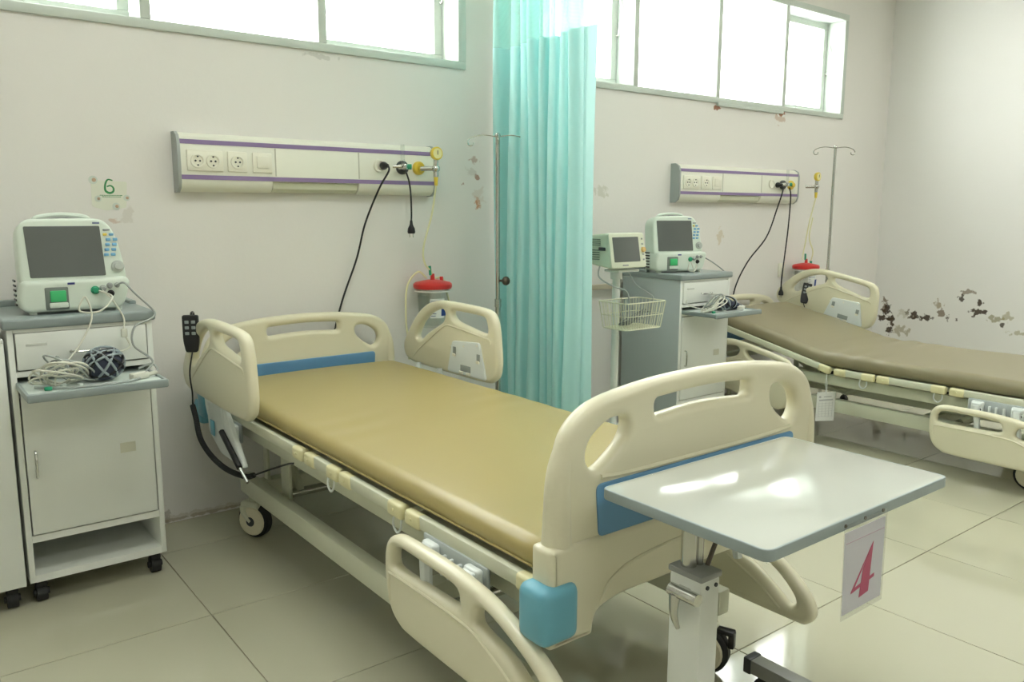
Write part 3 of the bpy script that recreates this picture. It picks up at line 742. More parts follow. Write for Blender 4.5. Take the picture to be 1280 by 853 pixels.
def mattress(name, label, cx, dy, z0, th, m, bend, hw=.42, ya=-.20, yb=-2.285, wr=0, seed=1, group=None):
    """rounded pad; bend: angle of the raised head part"""
    rnd = random.Random(seed)
    bm = bmesh.new(); nx, ny = 26, 90; rc = .035
    prof = []           # cross-section ring, x and z
    def ring(w):
        pts = []; n = 5
        for cxs, czs, a0 in ((w-rc, rc, -90), (w-rc, th-rc, 0)):
            for k in range(n+1):
                a = math.radians(a0+90*k/n); pts.append((cxs+rc*math.cos(a), czs+rc*math.sin(a)))
        for k in range(1, nx): pts.append((w-rc-(2*(w-rc))*k/nx, th))
        for cxs, czs, a0 in ((-w+rc, th-rc, 90), (-w+rc, rc, 180)):
            for k in range(n+1):
                a = math.radians(a0+90*k/n); pts.append((cxs+rc*math.cos(a), czs+rc*math.sin(a)))
        for k in range(1, nx): pts.append((-w+rc+(2*(w-rc))*k/nx, 0))
        return pts
    ringv = []; L = ya-yb
    for j in range(ny+1):
        s_ = j/ny*L; e = min(s_, L-s_)
        # rounded plan corners and rounded ends
        shrink = 0; zs = 1
        if e < .05: shrink = .05-math.sqrt(max(0, .05**2-(.05-e)**2))
        if e < .03: zs = .45+.55*math.sqrt(max(0, 1-((.03-e)/.03)**2))
        row = []
        for x, z in ring(hw-shrink*.8):
            zz = th/2+(z-th/2)*zs
            crown = .007*max(0, 1-(x/hw)**2)*(z > th*.6)
            zz += crown
            if z > rc*.5: zz += wr*(.0022*math.sin(s_*42+x*14+2*math.sin(x*8))*math.exp(-((s_-.98)/.16)**2)*(1+math.sin(x*11+s_*5)) + .0016*math.sin(s_*11+x*9) + .0014*math.sin(x*24+s_*31)*math.exp(-((s_-.30)/.25)**2))
            if abs(x) > hw-.03: x += wr*.0015*math.sin(s_*45+z*30)
            y = ya-s_
            if bend:
                yp = -1.11+dy; d_ = y-yp
                # smooth hinge
                if d_ > 0:
                    sm = .18; ang = bend*min(1, d_/sm)**.0 if d_ > sm else bend
                    lift = math.sin(bend)*(d_-sm/2 if d_ > sm else d_*d_/(2*sm))
                    zz += lift; y = yp+d_*(math.cos(bend) if d_ > sm else 1) - math.sin(bend)*(z)*min(1, d_/sm)
            row.append(bm.verts.new((x, y, zz)))
        ringv.append(row)
    n = len(ringv[0])
    for A, B in zip(ringv, ringv[1:]):
        for k in range(n): bm.faces.new((A[k], A[(k+1) % n], B[(k+1) % n], B[k]))
    bm.faces.new(ringv[0][::-1]); bm.faces.new(ringv[-1]); bmesh.ops.recalc_face_normals(bm, faces=bm.faces)
    root = thing(name, label, 'mattress', (cx, (ya+yb)/2, z0))
    bmesh.ops.translate(bm, verts=bm.verts, vec=(0, -(ya+yb)/2, 0))
    obj('cover', bm, m, root)
    # welt seam round the side
    sm_ = bmesh.new(); q = []
    w = hw+.001
    for s_, x in [(0.03, -w), (L/2, -w), (L-.03, -w)]: q.append((x, ya-s_-(ya+yb)/2, .022))
    if not bend:
        tube(sm_, q, .0025, 6, 8); obj('welt', sm_, m, root)
    return root
mattress('mattress', 'tan vinyl mattress lying flat on the near bed', B1X, 0, .560, .072, TAN, 0, hw=.425, wr=.35, seed=3)
mattress('mattress', 'wrinkled taupe vinyl mattress with raised head end on the far bed', B2[0], .050, .450, .080, TAUPE, math.radians(12.5), ya=-.165, yb=-2.235, wr=1.5, seed=5)

# ------------------------------------------------------------------ hand controls
def handset(label, loc, rot, cord, sleeve=None):
    R_ = thing('hand_control', label, 'remote control', loc)
    M_ = rot
    b = plate([fillet([(-.022, .0), (.022, .0), (.030, .045), (.030, .145), (-.030, .145), (-.030, .045)], [.01, .01, .02, .008, .008, .02])], .024, .007, M_ @ XZ); bo = obj('body', b, BLACK, R_)
    k = bmesh.new()
    for i in range(3):
        for s_ in (-1, 1): box(k, (s_*.012, -.013, .075+i*.022), (.015, .004, .012), .002, M=M_)
    lab(obj('keypad', k, mat('pale_keys', (150, 158, 158), .5), bo), 'six pale keys')
    h = bmesh.new(); tube(h, [M_ @ Vector(p) for p in ((0, .012, .12), (0, .02, .147), (0, .045, .150), (0, .06, .135))], .005, 6, 4); obj('hook', h, BLACK, bo)
    t = bmesh.new(); P = [Vector(p)-Vector(loc) for p in cord]; P[0] = M_ @ Vector((0, 0, .0)); tube(t, P, .0032, 6, 8); obj('cord', t, BLACK, R_)
    if sleeve:
        v = bmesh.new(); S = smooth([Vector(p)-Vector(loc) for p in sleeve], 14)
        for i, p in enumerate(S[:-1]):
            d = (S[i+1]-p); cyl(v, p-d*.1, p+d*.62, .0105, 10)
        tube(v, S, .008, 8, sm=False); obj('corrugated_sleeve', v, RUBBER, R_)
    return R_
handset('black hand control hooked over the left head rail of the near bed', (.922, -.30, .778), RZ(-.5),
    [(.905, -.3, .775), (.905, -.31, .70), (.910, -.31, .62), (.915, -.29, .57), (.92, -.30, .55)],
    [(.915, -.285, .565), (.915, -.32, .52), (.915, -.36, .45), (.93, -.43, .395), (.955, -.53, .36), (.985, -.64, .355), (1.0, -.69, .37)])
hc = [o for o in bpy.data.objects if o.name == 'hand_control'][0]
_t = bmesh.new(); tube(_t, [Vector(p)-hc.location for p in [(1.0, -.69, .37), (1.03, -.78, .41), (1.05, -.88, .45), (1.055, -.93, .465)]], .0035, 8, 8); obj('lower_cord', _t, BLACK, hc)
handset('black hand control hooked inside the right head rail of the far bed', (B2[0]+.50, -.27, .685), RY(.30) @ RZ(-.9),
    [(5.09, -.27, .67), (5.08, -.30, .64), (5.05, -.25, .645), (5.0, -.22, .66), (4.97, -.20, .665)])
# gas strut and blue label on the near bed's left latch are one small accessory of the bed: built as parts of the bed
for o in [o for o in bpy.data.objects if o.name == 'hospital_bed']:
    g = bmesh.new(); cyl(g, (-.497, -.50, .50), (-.497, -.68, .405), .011, 10); lab(obj('gas_strut', g, BLACK, o), 'black gas strut')
    g = bmesh.new(); cyl(g, (-.497, -.66, .415), (-.497, -.755, .37), .006, 8); obj('strut_rod', g, STEEL, o)
    g = plate([fillet([(-.30, .58), (-.32, .46), (-.45, .40), (-.70, .40), (-.66, .44), (-.58, .52), (-.52, .585)], .02)], .02, .006, T(-.478, 0, 0) @ YZ); obj('latch_cover', g, MECHW, o)
    g = bmesh.new(); box(g, (-.494, -.385, .49), (.004, .045, .06), .002); lab(obj('sticker', g, BUMPER, o), 'pale blue sticker')
    g = bmesh.new(); box(g, (-.47, -.215, .545), (.03, .08, .10), .01); lab(obj('corner_clip', g, BUMPER, o), 'blue plastic clip')

# ------------------------------------------------------------------ cabinets
def cabinet(label, loc, wd=.437, ht=.975, tray=True, left_side=CABSIDE):
    R_ = thing('bedside_cabinet', label, 'cabinet', loc)      # local: x 0..wd, y 0 (front) .. .45 (back)
    dp = .45; t = .018; z0 = .082; zt = ht-.034
    b = bmesh.new()
    bx(0, t, .002, dp, z0, zt, .002, b); bx(wd-t, wd, .002, dp, z0, zt, .002, b); bx(t, wd-t, dp-t, dp, z0, zt, 0, b)
    bx(t, wd-t, .002, dp-t, z0, z0+.024, 0, b); bx(t, wd-t, .002, dp-t, .212+.01, .245, 0, b); bx(t, wd-t, .002, dp-t, zt-.012, zt, 0, b)
    bx(t, wd-t, .002, dp-t, .735, .748, 0, b); bx(t, wd-t, .002, dp-t, .785, .803, 0, b)
    obj('body', b, CAB, R_)
    if left_side: lab(obj('side_panel', bx(-.003, .0, .004, dp-.002, z0+.002, zt-.002, .001), left_side, R_), 'grey side panel')
    # worktop with raised back lip
    w_ = bmesh.new(); bx(-.012, wd+.012, -.012, dp+.005, zt, ht, .008, w_, 3); bx(-.012, wd+.012, dp-.03, dp+.005, ht-.004, ht+.022, .006, w_)
    bx(-.012, .012, dp-.2, dp-.0, ht-.004, ht+.012, .005, w_); bx(wd-.012, wd+.012, dp-.2, dp, ht-.004, ht+.012, .005, w_)
    obj('worktop', w_, GREYTOP, R_)
    d = obj('drawer', bx(t+.004, wd-t-.004, -.004, .03, .808, zt-.014, .002), CAB, R_)
    h = bmesh.new(); tube(h, [(wd/2-.04, -.002, .858), (wd/2-.038, -.016, .856), (wd/2+.038, -.016, .856), (wd/2+.04, -.002, .858)], .004, 6, 3); obj('handle', h, CHROME, d)
    obj('label_holder', bx(.05, .11, -.006, -.003, .885, .893, .001), mat('label_grey', (206, 208, 200), .5), d)
    d = obj('door', bx(t+.004, wd-t-.004, -.004, .02, .250, .730, .002), CAB, R_)
    h = bmesh.new(); tube(h, [(.048, -.002, .535), (.048, -.018, .528), (.048, -.018, .455), (.048, -.002, .448)], .004, 6, 3); obj('handle', h, CHROME, d)
    s_ = bmesh.new(); box(s_, (.33, -.0045, .50), (.05, .001, .035), 0); lab(obj('tape_mark', s_, mat('old_tape', (214, 214, 196), .6), d), 'faint square tape mark')
    if tray:
        p_ = bmesh.new(); bx(.018, wd-.024, -.235, .36, .752, .764, .002, p_); tr = obj('pull_out_tray', p_, TRAY, R_)
        e = bmesh.new(); bx(.012, wd-.018, -.245, -.225, .745, .772, .006, e); bx(.012, .022, -.235, .0, .748, .770, .003, e); bx(wd-.028, wd-.018, -.235, 0, .748, .770, .003, e); obj('tray_edge', e, GREYTOP, tr)
    for x in (.035, wd-.035):
        for y in (.045, dp-.05):
            c = bmesh.new(); cyl(c, (x-.016, y, .030), (x+.016, y, .030), .030, 18); cyl(c, (x-.024, y, .030), (x+.024, y, .030), .012, 10)
            box(c, (x, y, .062), (.036, .05, .022), .008); cyl(c, (x, y, .06), (x, y, .085), .010, 8); obj('caster', c, RUBBER, R_)
    return R_
C1 = (.296, -.50, 0)
cabinet('white bedside cabinet under the large monitor left of the near bed', C1, left_side=None)
C2 = (3.53, -.50, -.0)
cabinet('white bedside cabinet with grey side beside the far bed', C2, ht=.972)
lc = thing('side_cabinet', 'plain white cabinet cut off by the left edge of the photo', 'cabinet', (-.16, -.50, 0))
b_ = bmesh.new(); bx(0, .018, .004, .44, .082, .90, .002, b_); bx(.428, .446, .004, .44, .082, .90, .002, b_); bx(.018, .428, .42, .44, .082, .90, 0, b_); bx(.018, .428, .004, .42, .082, .10, 0, b_)
obj('body', b_, CAB, lc); obj('top_panel', bx(0, .446, -.002, .44, .90, .912, .002), CAB, lc)
obj('front_panel', bx(.002, .444, -.010, .004, .082, .898, .002), CAB, lc)
for x in (.04, .405):
    for y in (.045, .39):
        c = bmesh.new(); cyl(c, (x-.016, y, .030), (x+.016, y, .030), .030, 18); cyl(c, (x-.024, y, .030), (x+.024, y, .030), .012, 10); box(c, (x, y, .062), (.036, .05, .022), .008); cyl(c, (x, y, .06), (x, y, .085), .010, 8); obj('caster', c, RUBBER, lc)
it = obj('storage_box', box(bmesh.new(), (.232, -.42, .932), (.08, .12, .038), .006), mat('dark_red_box', (96, 56, 54), .5)); tag(it, 'small dark box on the cabinet at the left edge', 'box')

# ------------------------------------------------------------------ patient monitors
def big_monitor(label, loc, rz=0, sc=1):
    R_ = thing('patient_monitor', label, 'monitor', loc, rz); R_.scale = (sc, sc, sc)      # local x 0 at the left, front face at y 0, z 0 at the feet
    F = [(.010, .272), (.022, .302), (.045, .318), (.24, .320), (.275, .315), (.300, .288), (.318, .235), (.330, .165), (.335, .118), (.335, .09), (.01, .09), (.008, .15)]
    F = [(x, z) for x, z in F]
    tilt = T(0, .02, .09) @ RX(math.radians(-7)) @ T(0, 0, -.09)
    b = plate([fillet(F, .018, 4)], .10, .012, tilt @ T(0, .05, 0) @ XZ, res=3)
    box(b, (.165, .13, .19), (.25, .10, .22), .03, 3)
    # lower chin that stands proud
    ch = fillet([(.0, .02), (.02, .008), (.30, .008), (.318, .03), (.336, .10), (.325, .115), (.01, .112), (-.004, .06)], .012, 3)
    plate([ch], .13, .014, T(0, .045, 0) @ XZ, b, res=3)
    obj('casing', b, MONB, R_)
    hd = bmesh.new(); tube(hd, [tilt @ Vector(p) for p in ((.068, .055, .312), (.085, .055, .328), (.155, .055, .337), (.225, .055, .330), (.245, .055, .314))], .0085, 8, 6); obj('carry_handle', hd, MONB, R_)
    g = bmesh.new(); tube(g, [tilt @ Vector(p) for p in ((.085, .048, .318), (.155, .046, .327), (.225, .048, .320))], .004, 6, 6); lab(obj('handle_grip', g, GREYTUBE, R_), 'grey underside of the handle')
    sc = plate([fillet([(.038, .120), (.268, .120), (.262, .292), (.032, .292)], .004, 2)], .004, .001, tilt @ T(0, -.0005, 0) @ XZ); so = obj('screen', sc, MONS, R_)
    k = bmesh.new()
    for i in range(4):
        for j in range(2): box(k, (.286+j*.022+(3-i)*-.0035, -.002, .192+i*.0175), (.015, .006, .010), .002, M=tilt)
    box(k, (.297, -.002, .262), (.015, .006, .009), .002, M=tilt); obj('keypad', k, BTN, R_)
    y_ = box(bmesh.new(), (.277, -.002, .262), (.013, .006, .009), .002, M=tilt); lab(obj('alarm_key', y_, YEL, R_), 'small yellow key')
    gk = box(bmesh.new(), (.283, -.0015, .278), (.022, .004, .006), .001, M=tilt); obj('mode_key', gk, PAPERG, R_)
    lg = box(bmesh.new(), (.252, -.001, .302), (.022, .002, .006), 0, M=tilt); obj('maker_plate', lg, mat('maker_print', (110, 120, 150), .5), R_)
    kn = bmesh.new(); lathe(kn, [(.021, 0), (.021, .004), (.017, .006), (.013, .006), (.012, .016), (0, .017)], 24, tilt @ T(.308, -.001, .150) @ RX(PI/2)); obj('dial', kn, mat('dial_grey', (186, 192, 186), .35), R_)
    pr = bmesh.new(); box(pr, (.105, -.020, .052), (.070, .008, .076), .004); po = obj('printer_bay', pr, mat('printer_grey', (120, 128, 122), .4), R_)
    pw = bmesh.new(); box(pw, (.108, -.027, .060), (.048, .008, .038), .004); obj('paper_window', pw, GREENP, po)
    pl = bmesh.new(); box(pl, (.108, -.027, .030), (.056, .010, .018), .004); obj('printer_flap', pl, MONB, po)
    bd = box(bmesh.new(), (.150, -.021, .100), (.022, .002, .007), 0); obj('badge', bd, mat('badge_blue', (60, 66, 130), .5), R_)
    for cx_, cz_, m_, rr in ((.222, .074, GREEN, .011), (.246, .078, GREYC, .009), (.268, .087, GREYC, .008), (.270, .060, BLACK, .009), (.292, .088, GREYC, .007)):
        c = bmesh.new(); lathe(c, [(rr*1.3, 0), (rr*1.3, .003), (rr, .004), (rr*.8, .012), (0, .012)], 14, T(cx_, -.019, cz_) @ RX(PI/2)); obj('port', c, m_, R_)
    for x in (.035, .295): obj('foot', box(bmesh.new(), (x, .01, .004), (.022, .03, .014), .004), MONB, R_)
    for x in (.035, .295): obj('foot', box(bmesh.new(), (x, .13, .008), (.022, .03, .02), .004), MONB, R_)
    vt = bmesh.new()
    for i in range(6): box(vt, (-.004, .075, .03+i*.016), (.004, .05, .007), .001)
    obj('side_vent', vt, BLACK, R_)
    return R_
M1 = (.352, -.415, .9755)
M2 = (3.50, -.325, .9725)
big_monitor('large patient monitor on the cabinet left of the near bed', M1, 0, 1.0)
big_monitor('large patient monitor on the grey-sided cabinet beside the far bed', M2, math.radians(-16), 1.02)

def small_monitor():
    R_ = thing('monitor_stand', 'white rolling stand with a wire basket, behind the curtain edge', 'stand', (3.14, -.38, 0))
    obj('pole', cyl(bmesh.new(), (0, 0, .12), (0, 0, 1.0), .021, 20), WHITE, R_)
    star_base(R_, 5, .30)
    hb = bmesh.new(); cyl(hb, (0, 0, .09), (0, 0, .15), .045, 16); obj('hub', hb, WHITE, R_)
    pl = bmesh.new(); box(pl, (.04, 0, 1.005), (.16, .11, .014), .004); cyl(pl, (0, 0, .96), (0, 0, 1.0), .032, 14); obj('mounting_plate', pl, WHITE, R_)
    # wire basket
    bk = bmesh.new(); x0, x1, y0, y1, zt, zb = -.17, .13, -.25, -.035, .855, .715
    def loop(z, ins, r): tube(bk, fillet([Vector((x0+ins, y0+ins, z)), Vector((x1-ins, y0+ins, z)), Vector((x1-ins, y1-ins, z)), Vector((x0+ins, y1-ins, z))], .03, 4), r, 6, sm=False, closed=True)
    loop(zt, 0, .0035); loop((zt+zb)/2, .009, .002); loop(zb, .018, .003)
    n = 15
    for i in range(n):
        t = (i+.5)/n; x = x0+(x1-x0)*t; xi = x0+.018+(x1-x0-.036)*t
        tube(bk, [(x, y0, zt), (xi, y0+.018, zb), (xi, y1-.018, zb), (x, y1, zt)], .0019, 5, sm=False)
    for i in range(8):
        t = (i+.5)/8; y = y0+(y1-y0)*t; yi = y0+.018+(y1-y0-.036)*t
        tube(bk, [(x0, y, zt), (x0+.018, yi, zb), (x1-.018, yi, zb), (x1, y, zt)], .0019, 5, sm=False)
    obj('wire_basket', bk, mat('basket_wire_cream', (222, 222, 196), .4), R_)
    m = thing('patient_monitor', 'small cream patient monitor on the rolling stand by the curtain', 'monitor', (3.105, -.38, 1.02))
    tilt = RX(math.radians(-10))
    # body from a side profile, deeper at the top
    b = plate([fillet([(-.09, .0), (.07, .02), (.09, .175), (-.055, .19)], .016, 3)], .26, .012, T(.035, 0, .0) @ YZ, res=2)
    obj('casing', b, MONG, m)
    # the front is the face between (-.09, 0) and (-.055, .19)
    th_ = math.atan2(.035, .19); F_ = T(.035, -.0915, .0) @ RX(-th_)
    fr = plate([fillet([(-.131, .004), (.131, .004), (.131, .19), (-.131, .19)], .014, 3)], .016, .005, F_ @ XZ); obj('bezel', fr, MONG, m)
    s_ = plate([fillet([(-.108, .036), (.085, .036), (.085, .168), (-.108, .168)], .004, 2)], .004, .001, F_ @ T(0, -.008, 0) @ XZ); obj('screen', s_, MONS, m)
    kn = bmesh.new(); lathe(kn, [(.014, 0), (.013, .012), (0, .013)], 18, F_ @ T(.113, -.008, .098) @ RX(PI/2)); lab(obj('dial', kn, mat('amber_dial', (224, 188, 120), .4), m), 'amber dial')
    k = bmesh.new()
    for i in range(5):
        if i != 2: box(k, (.113, -.009, .045+i*.028), (.012, .004, .009), .001, M=F_)
    obj('key', k, GREYC, m)
    br = box(bmesh.new(), (-.03, -.009, .018), (.04, .003, .007), 0, M=F_); obj('maker_plate', br, PAPERG, m)
    v = bmesh.new()
    for i in range(5): box(v, (-.105, .02, .05+i*.012), (.003, .06, .005), 0)
    for i in range(4): box(v, (-.105, .02, .125+i*.010), (.003, .07, .004), 0)
    obj('side_vent', v, mat('vent_green_grey', (110, 126, 108), .5), m)
    hd = bmesh.new(); box(hd, (-.106, -.03, .105), (.006, .05, .018), .004); obj('side_port', hd, DARK, m)
small_monitor()
cable('monitor_cable', 'thin grey cable drooping from the small monitor into the basket', [(3.04, -.36, 1.05), (2.99, -.40, .98), (3.04, -.46, .93), (3.10, -.50, .90), (3.12, -.50, .80), (3.11, -.50, .735)], .004, GREYC)
cable('monitor_cable', 'thin grey cable crossing behind the stand pole to the basket', [(3.20, -.40, 1.01), (3.22, -.45, .93), (3.24, -.52, .89), (3.27, -.53, .86), (3.24, -.54, .76)], .0035, GREYC)
def coil(name, label, c, rx_, ry_, turns, r, m, zr=.03, seed=1, cat='cable', tail=None, group=None):
    rnd = random.Random(seed); pts = []; n = int(turns*12)
    for i in range(n+1):
        a = 2*PI*i/12; k = .7+.3*math.sin(i*.37+seed)
        pts.append((rx_*k*math.cos(a+.3*math.sin(i*.21)), ry_*k*math.sin(a)+rnd.uniform(-.004, .004), r+zr*(.5+.5*math.sin(i*.53+seed))*(.4+.6*abs(math.sin(i*.11)))))
    if tail: pts += [Vector(p)-Vector(c) for p in tail]
    root = thing(name, label, cat, c, group=group); t = bmesh.new(); tube(t, pts, r, 6, 3); obj('cord', t, m, root); return root
coil('cable_coil', 'tangle of grey cable lying in the wire basket of the stand', (3.14, -.52, .724), .10, .06, 6, .004, mat('basket_cable', (120, 126, 122), .5), .08, 2)
# wall rail with bracket behind the stand
rl = thing('wall_rail', 'short pale wall rail with a hook behind the rolling stand', 'rail', (3.34, -.03, .88))
obj('rail_bar', bx(-.16, .16, -.02, .0, -.015, .015, .003), mat('beige_rail', (196, 186, 164), .5), rl)
for x in (-.12, .12): obj('standoff', bx(x-.012, x+.012, -.002, .03, -.012, .012, .002), ALU, rl)
h = bmesh.new(); tube(h, [(-.1, -.022, .0), (-.1, -.026, -.04), (-.1, -.04, -.06), (-.1, -.055, -.045)], .004, 6, 4); obj('hook', h, STEEL, rl)

# ------------------------------------------------------------------ leads and cuffs on the trays
mat_hose = mat('cuff_hose_grey', (150, 162, 166), .45)
def tray_things(tx, ty, tz, first):
    w_ = 'near cabinet tray' if first else 'far cabinet tray'
    coil('lead_coil', 'coil of pale patient leads on the %s' % w_, (tx+.10, ty-.13, tz), .085, .055, 7, .0034, LCABLE, .085, 3 if first else 8)
    coil('lead_coil', 'coil of thin grey patient leads at the back of the %s' % w_, (tx+.13, ty-.10, tz+.001), .075, .06, 5, .0032, GREYC, .10, 4 if first else 9)
    # blood pressure cuff: dark rolled cloth wound with grey hose
    r = thing('pressure_cuff', 'dark rolled blood pressure cuff wound with grey hose on the %s' % w_, 'cuff', (tx+.235, ty-.105, tz))
    b = bmesh.new(); ball(b, (0, 0, .052), .055, (1.05, .85, .92), 20)
    if not first: b.free(); b = bmesh.new(); ball(b, (0, .02, .034), .055, (1.6, .95, .62), 20); ball(b, (.07, .0, .024), .04, (1.2, 1, .6), 14)
    obj('cloth_roll', b, CLOTHD, r)
    rnd = random.Random(5 if first else 6)
    A_, B_, C_, cz = (.062, .051, .054, .058) if first else (.088, .053, .038, .042)
    for q in range(9 if first else 7):
        nrm = Vector((rnd.uniform(-1, 1), rnd.uniform(-.5, .5), rnd.uniform(-.6, .6))).normalized(); e1 = nrm.orthogonal().normalized(); e2 = nrm.cross(e1)
        lp = [e1*math.cos(a)+e2*math.sin(a) for a in [k*2*PI/14 for k in range(14)]]
        t = bmesh.new(); tube(t, [Vector((v.x*A_, v.y*B_, max(.005, cz+v.z*C_))) for v in lp], .0042, 6, 2, closed=True)
        obj('hose_turn', t, mat_hose if q % 3 else BLACK, r)
    cn = None
    cn = thing('cable_connector', 'pale plastic cable connector on the %s' % w_, 'connector', (tx+.33, ty-.15, tz))
    c = bmesh.new(); box(c, (0, 0, .012), (.06, .028, .022), .005, M=RZ(.35)); cyl(c, (.03, .012, .012), (.06, .022, .012), .007, 8); obj('shell', c, LCABLE, cn)
    t = bmesh.new(); tube(t, [(.055, .02, .012), (.10-.03, .05, .02), (.065, .10, .03), (.02, .09, .02)], .004, 6, 6); obj('cord', t, GREYC, cn)
    ci = bmesh.new(); tube(ci, [(tx+.03, ty-.12, tz+.006), (tx+.12, ty-.19, tz+.006), (tx+.26, ty-.20, tz+.006), (tx+.33, ty-.16, tz+.006), (tx+.36, ty-.09, tz+.01)], .0045, 6, 6)
    o = obj('hose', ci, GREYC); tag(o, 'thick grey hose curving along the front of the %s' % w_, 'hose')
    for k in range(3):
        e = obj('electrode_clip', box(bmesh.new(), (0, 0, .006), (.022, .012, .012), .003), TRAY if k else GREEN)
        e.location = (tx+.06+.045*k, ty-.17+.02*(k % 2), tz+.001); e.rotation_euler = (0, 0, k*.9)
        e['label'] = ['green', 'middle pale', 'rightmost pale'][k]+' electrode clip among the leads on the %s' % w_
        e['category'] = 'clip'; e['group'] = 'electrode clips'
tray_things(C1[0]+.02, C1[1]+.0, .7645, True)
tray_things(C2[0]+.02, C2[1]+.0, .7645, False)
# leads from the monitors down to the trays
for (mx_, my_, mz_), tx, nm in ((M1, C1[0], 'near'), (M2, C2[0], 'far')):
    ext = 0 if nm == 'near' else .05
    P0 = Vector((mx_+.232, my_-.03, mz_+.072))
    wn = '%s cabinet' % nm
    r, b_ = cable('patient_lead', 'pale lead looping from the large monitor down onto the %s tray' % wn,
        [P0, P0+Vector((.03, -.05, -.02)), P0+Vector((-.02, -.09, -.06)), P0+Vector((-.08, -.09, -.055)), P0+Vector((-.06, -.09, -.01)), P0+Vector((-.05, -.11, -.08)), P0+Vector((-.10, -.13, -.17)), P0+Vector((-.17, -.17, -.24)), Vector((tx+.10, C1[1]-.16, .775))], .003, LCABLE)
    r, b_ = cable('patient_lead', 'grey lead arching out over the right edge of the %s top' % wn,
        [P0+Vector((.055, 0, .016)), P0+Vector((.075, -.03, .025)), P0+Vector((.10+ext, -.06, -.01)), P0+Vector((.15+ext*2, -.08, -.07)), P0+Vector((.14+ext*2, -.10, -.095)), P0+Vector((.08, -.11, -.12)), P0+Vector((.07, -.12, -.18)), P0+Vector((.12, -.15, -.235)), Vector((tx+.37, C1[1]-.12, .775))], .0036, GREYC)
    r, b_ = cable('patient_lead', 'pale lead with a clip hanging before the drawer of the %s' % wn,
        [P0+Vector((.01, 0, 0)), P0+Vector((.03, -.05, -.03)), P0+Vector((.055, -.075, -.09)), P0+Vector((.05, -.09, -.14)), P0+Vector((.06, -.10, -.19)), Vector((tx+.26, C1[1]-.10, .85))], .0028, LCABLE)
    obj('clip', box(bmesh.new(), P0+Vector((.05, -.09, -.14))-b_, (.02, .014, .03), .004), LCABLE, r)

# ------------------------------------------------------------------ poster with the bed number on the wall, sign, card
def poly(bm, pts, M_=None, th=.0006):
    plate([[(p[0], p[1]) for p in pts]], th, 0, M_ or XZ, bm); return bm
def text_bm(s_, size, M_, th=.0003):
    cu = bpy.data.curves.new('t', 'FONT'); cu.body = s_; cu.size = size; cu.extrude = th; cu.align_x = 'CENTER'; cu.align_y = 'CENTER'
    o = bpy.data.objects.new('t', cu); COL.objects.link(o); dg = bpy.context.evaluated_depsgraph_get(); dg.update()
    me = bpy.data.meshes.new_from_object(o.evaluated_get(dg)); bm = bmesh.new(); bm.from_mesh(me); bm.transform(M_)
    bpy.data.objects.remove(o); bpy.data.curves.remove(cu); bpy.data.meshes.remove(me); return bm
EMB = mat('emblem_pale', (206, 214, 204), .6)
po = thing('wall_notice', 'peeling paper notice with a green number 6 on the wall above the large monitor', 'notice', (.735, -.0005, 1.38))
obj('sheet', plate([fillet([(-.068, -.045), (-.02, -.062), (.055, -.05), (.063, .05), (-.066, .055)], .008)], .0012, 0, XZ), mat('yellowed_sheet', (224, 226, 210), .5), po)
# the digit as a stroked six
sx = bmesh.new(); q = [(.012, .047), (-.002, .050), (-.010, .040), (-.014, .022), (-.012, .008), (0, .001), (.012, .007), (.013, .020), (.004, .028), (-.008, .024)]
tube(sx, [(a*1.1-.002, -.0018, b*1.05+.005) for a, b in q], lambda t: .0050-.0022*abs(2*t-1), 6, 5); bmesh.ops.scale(sx, vec=(1, .25, 1), verts=sx.verts); obj('digit_six', sx, INKG, po)
ln = bmesh.new()
for z, a, b in ((-.003, -.038, .036), (-.0085, -.030, .032)):
    x = a
    while x < b:
        w_ = random.uniform(.003, .008); bx(x, x+w_, -.0014, -.001, z-.0013, z+.0013, 0, ln); x += w_+.0015
obj('caption_line', ln, INKG, po)
for cx_, cz_, r_ in ((-.058, .055, .016), (.058, -.012, .012), (-.045, -.016, .012), (.018, -.045, .014)):
    c = bmesh.new(); lathe(c, [(0, 0), (r_, 0), (r_, .0006), (0, .0006)], 20, T(cx_, -.0012, cz_) @ RX(PI/2)); co = obj('emblem', c, EMB, po)
    d = bmesh.new(); lathe(d, [(0, 0), (r_*.5, 0), (r_*.45, .0004), (0, .0004)], 7, T(cx_+r_*.2, -.0020, cz_) @ RX(PI/2)); obj('emblem_mark', d, INKO, co)

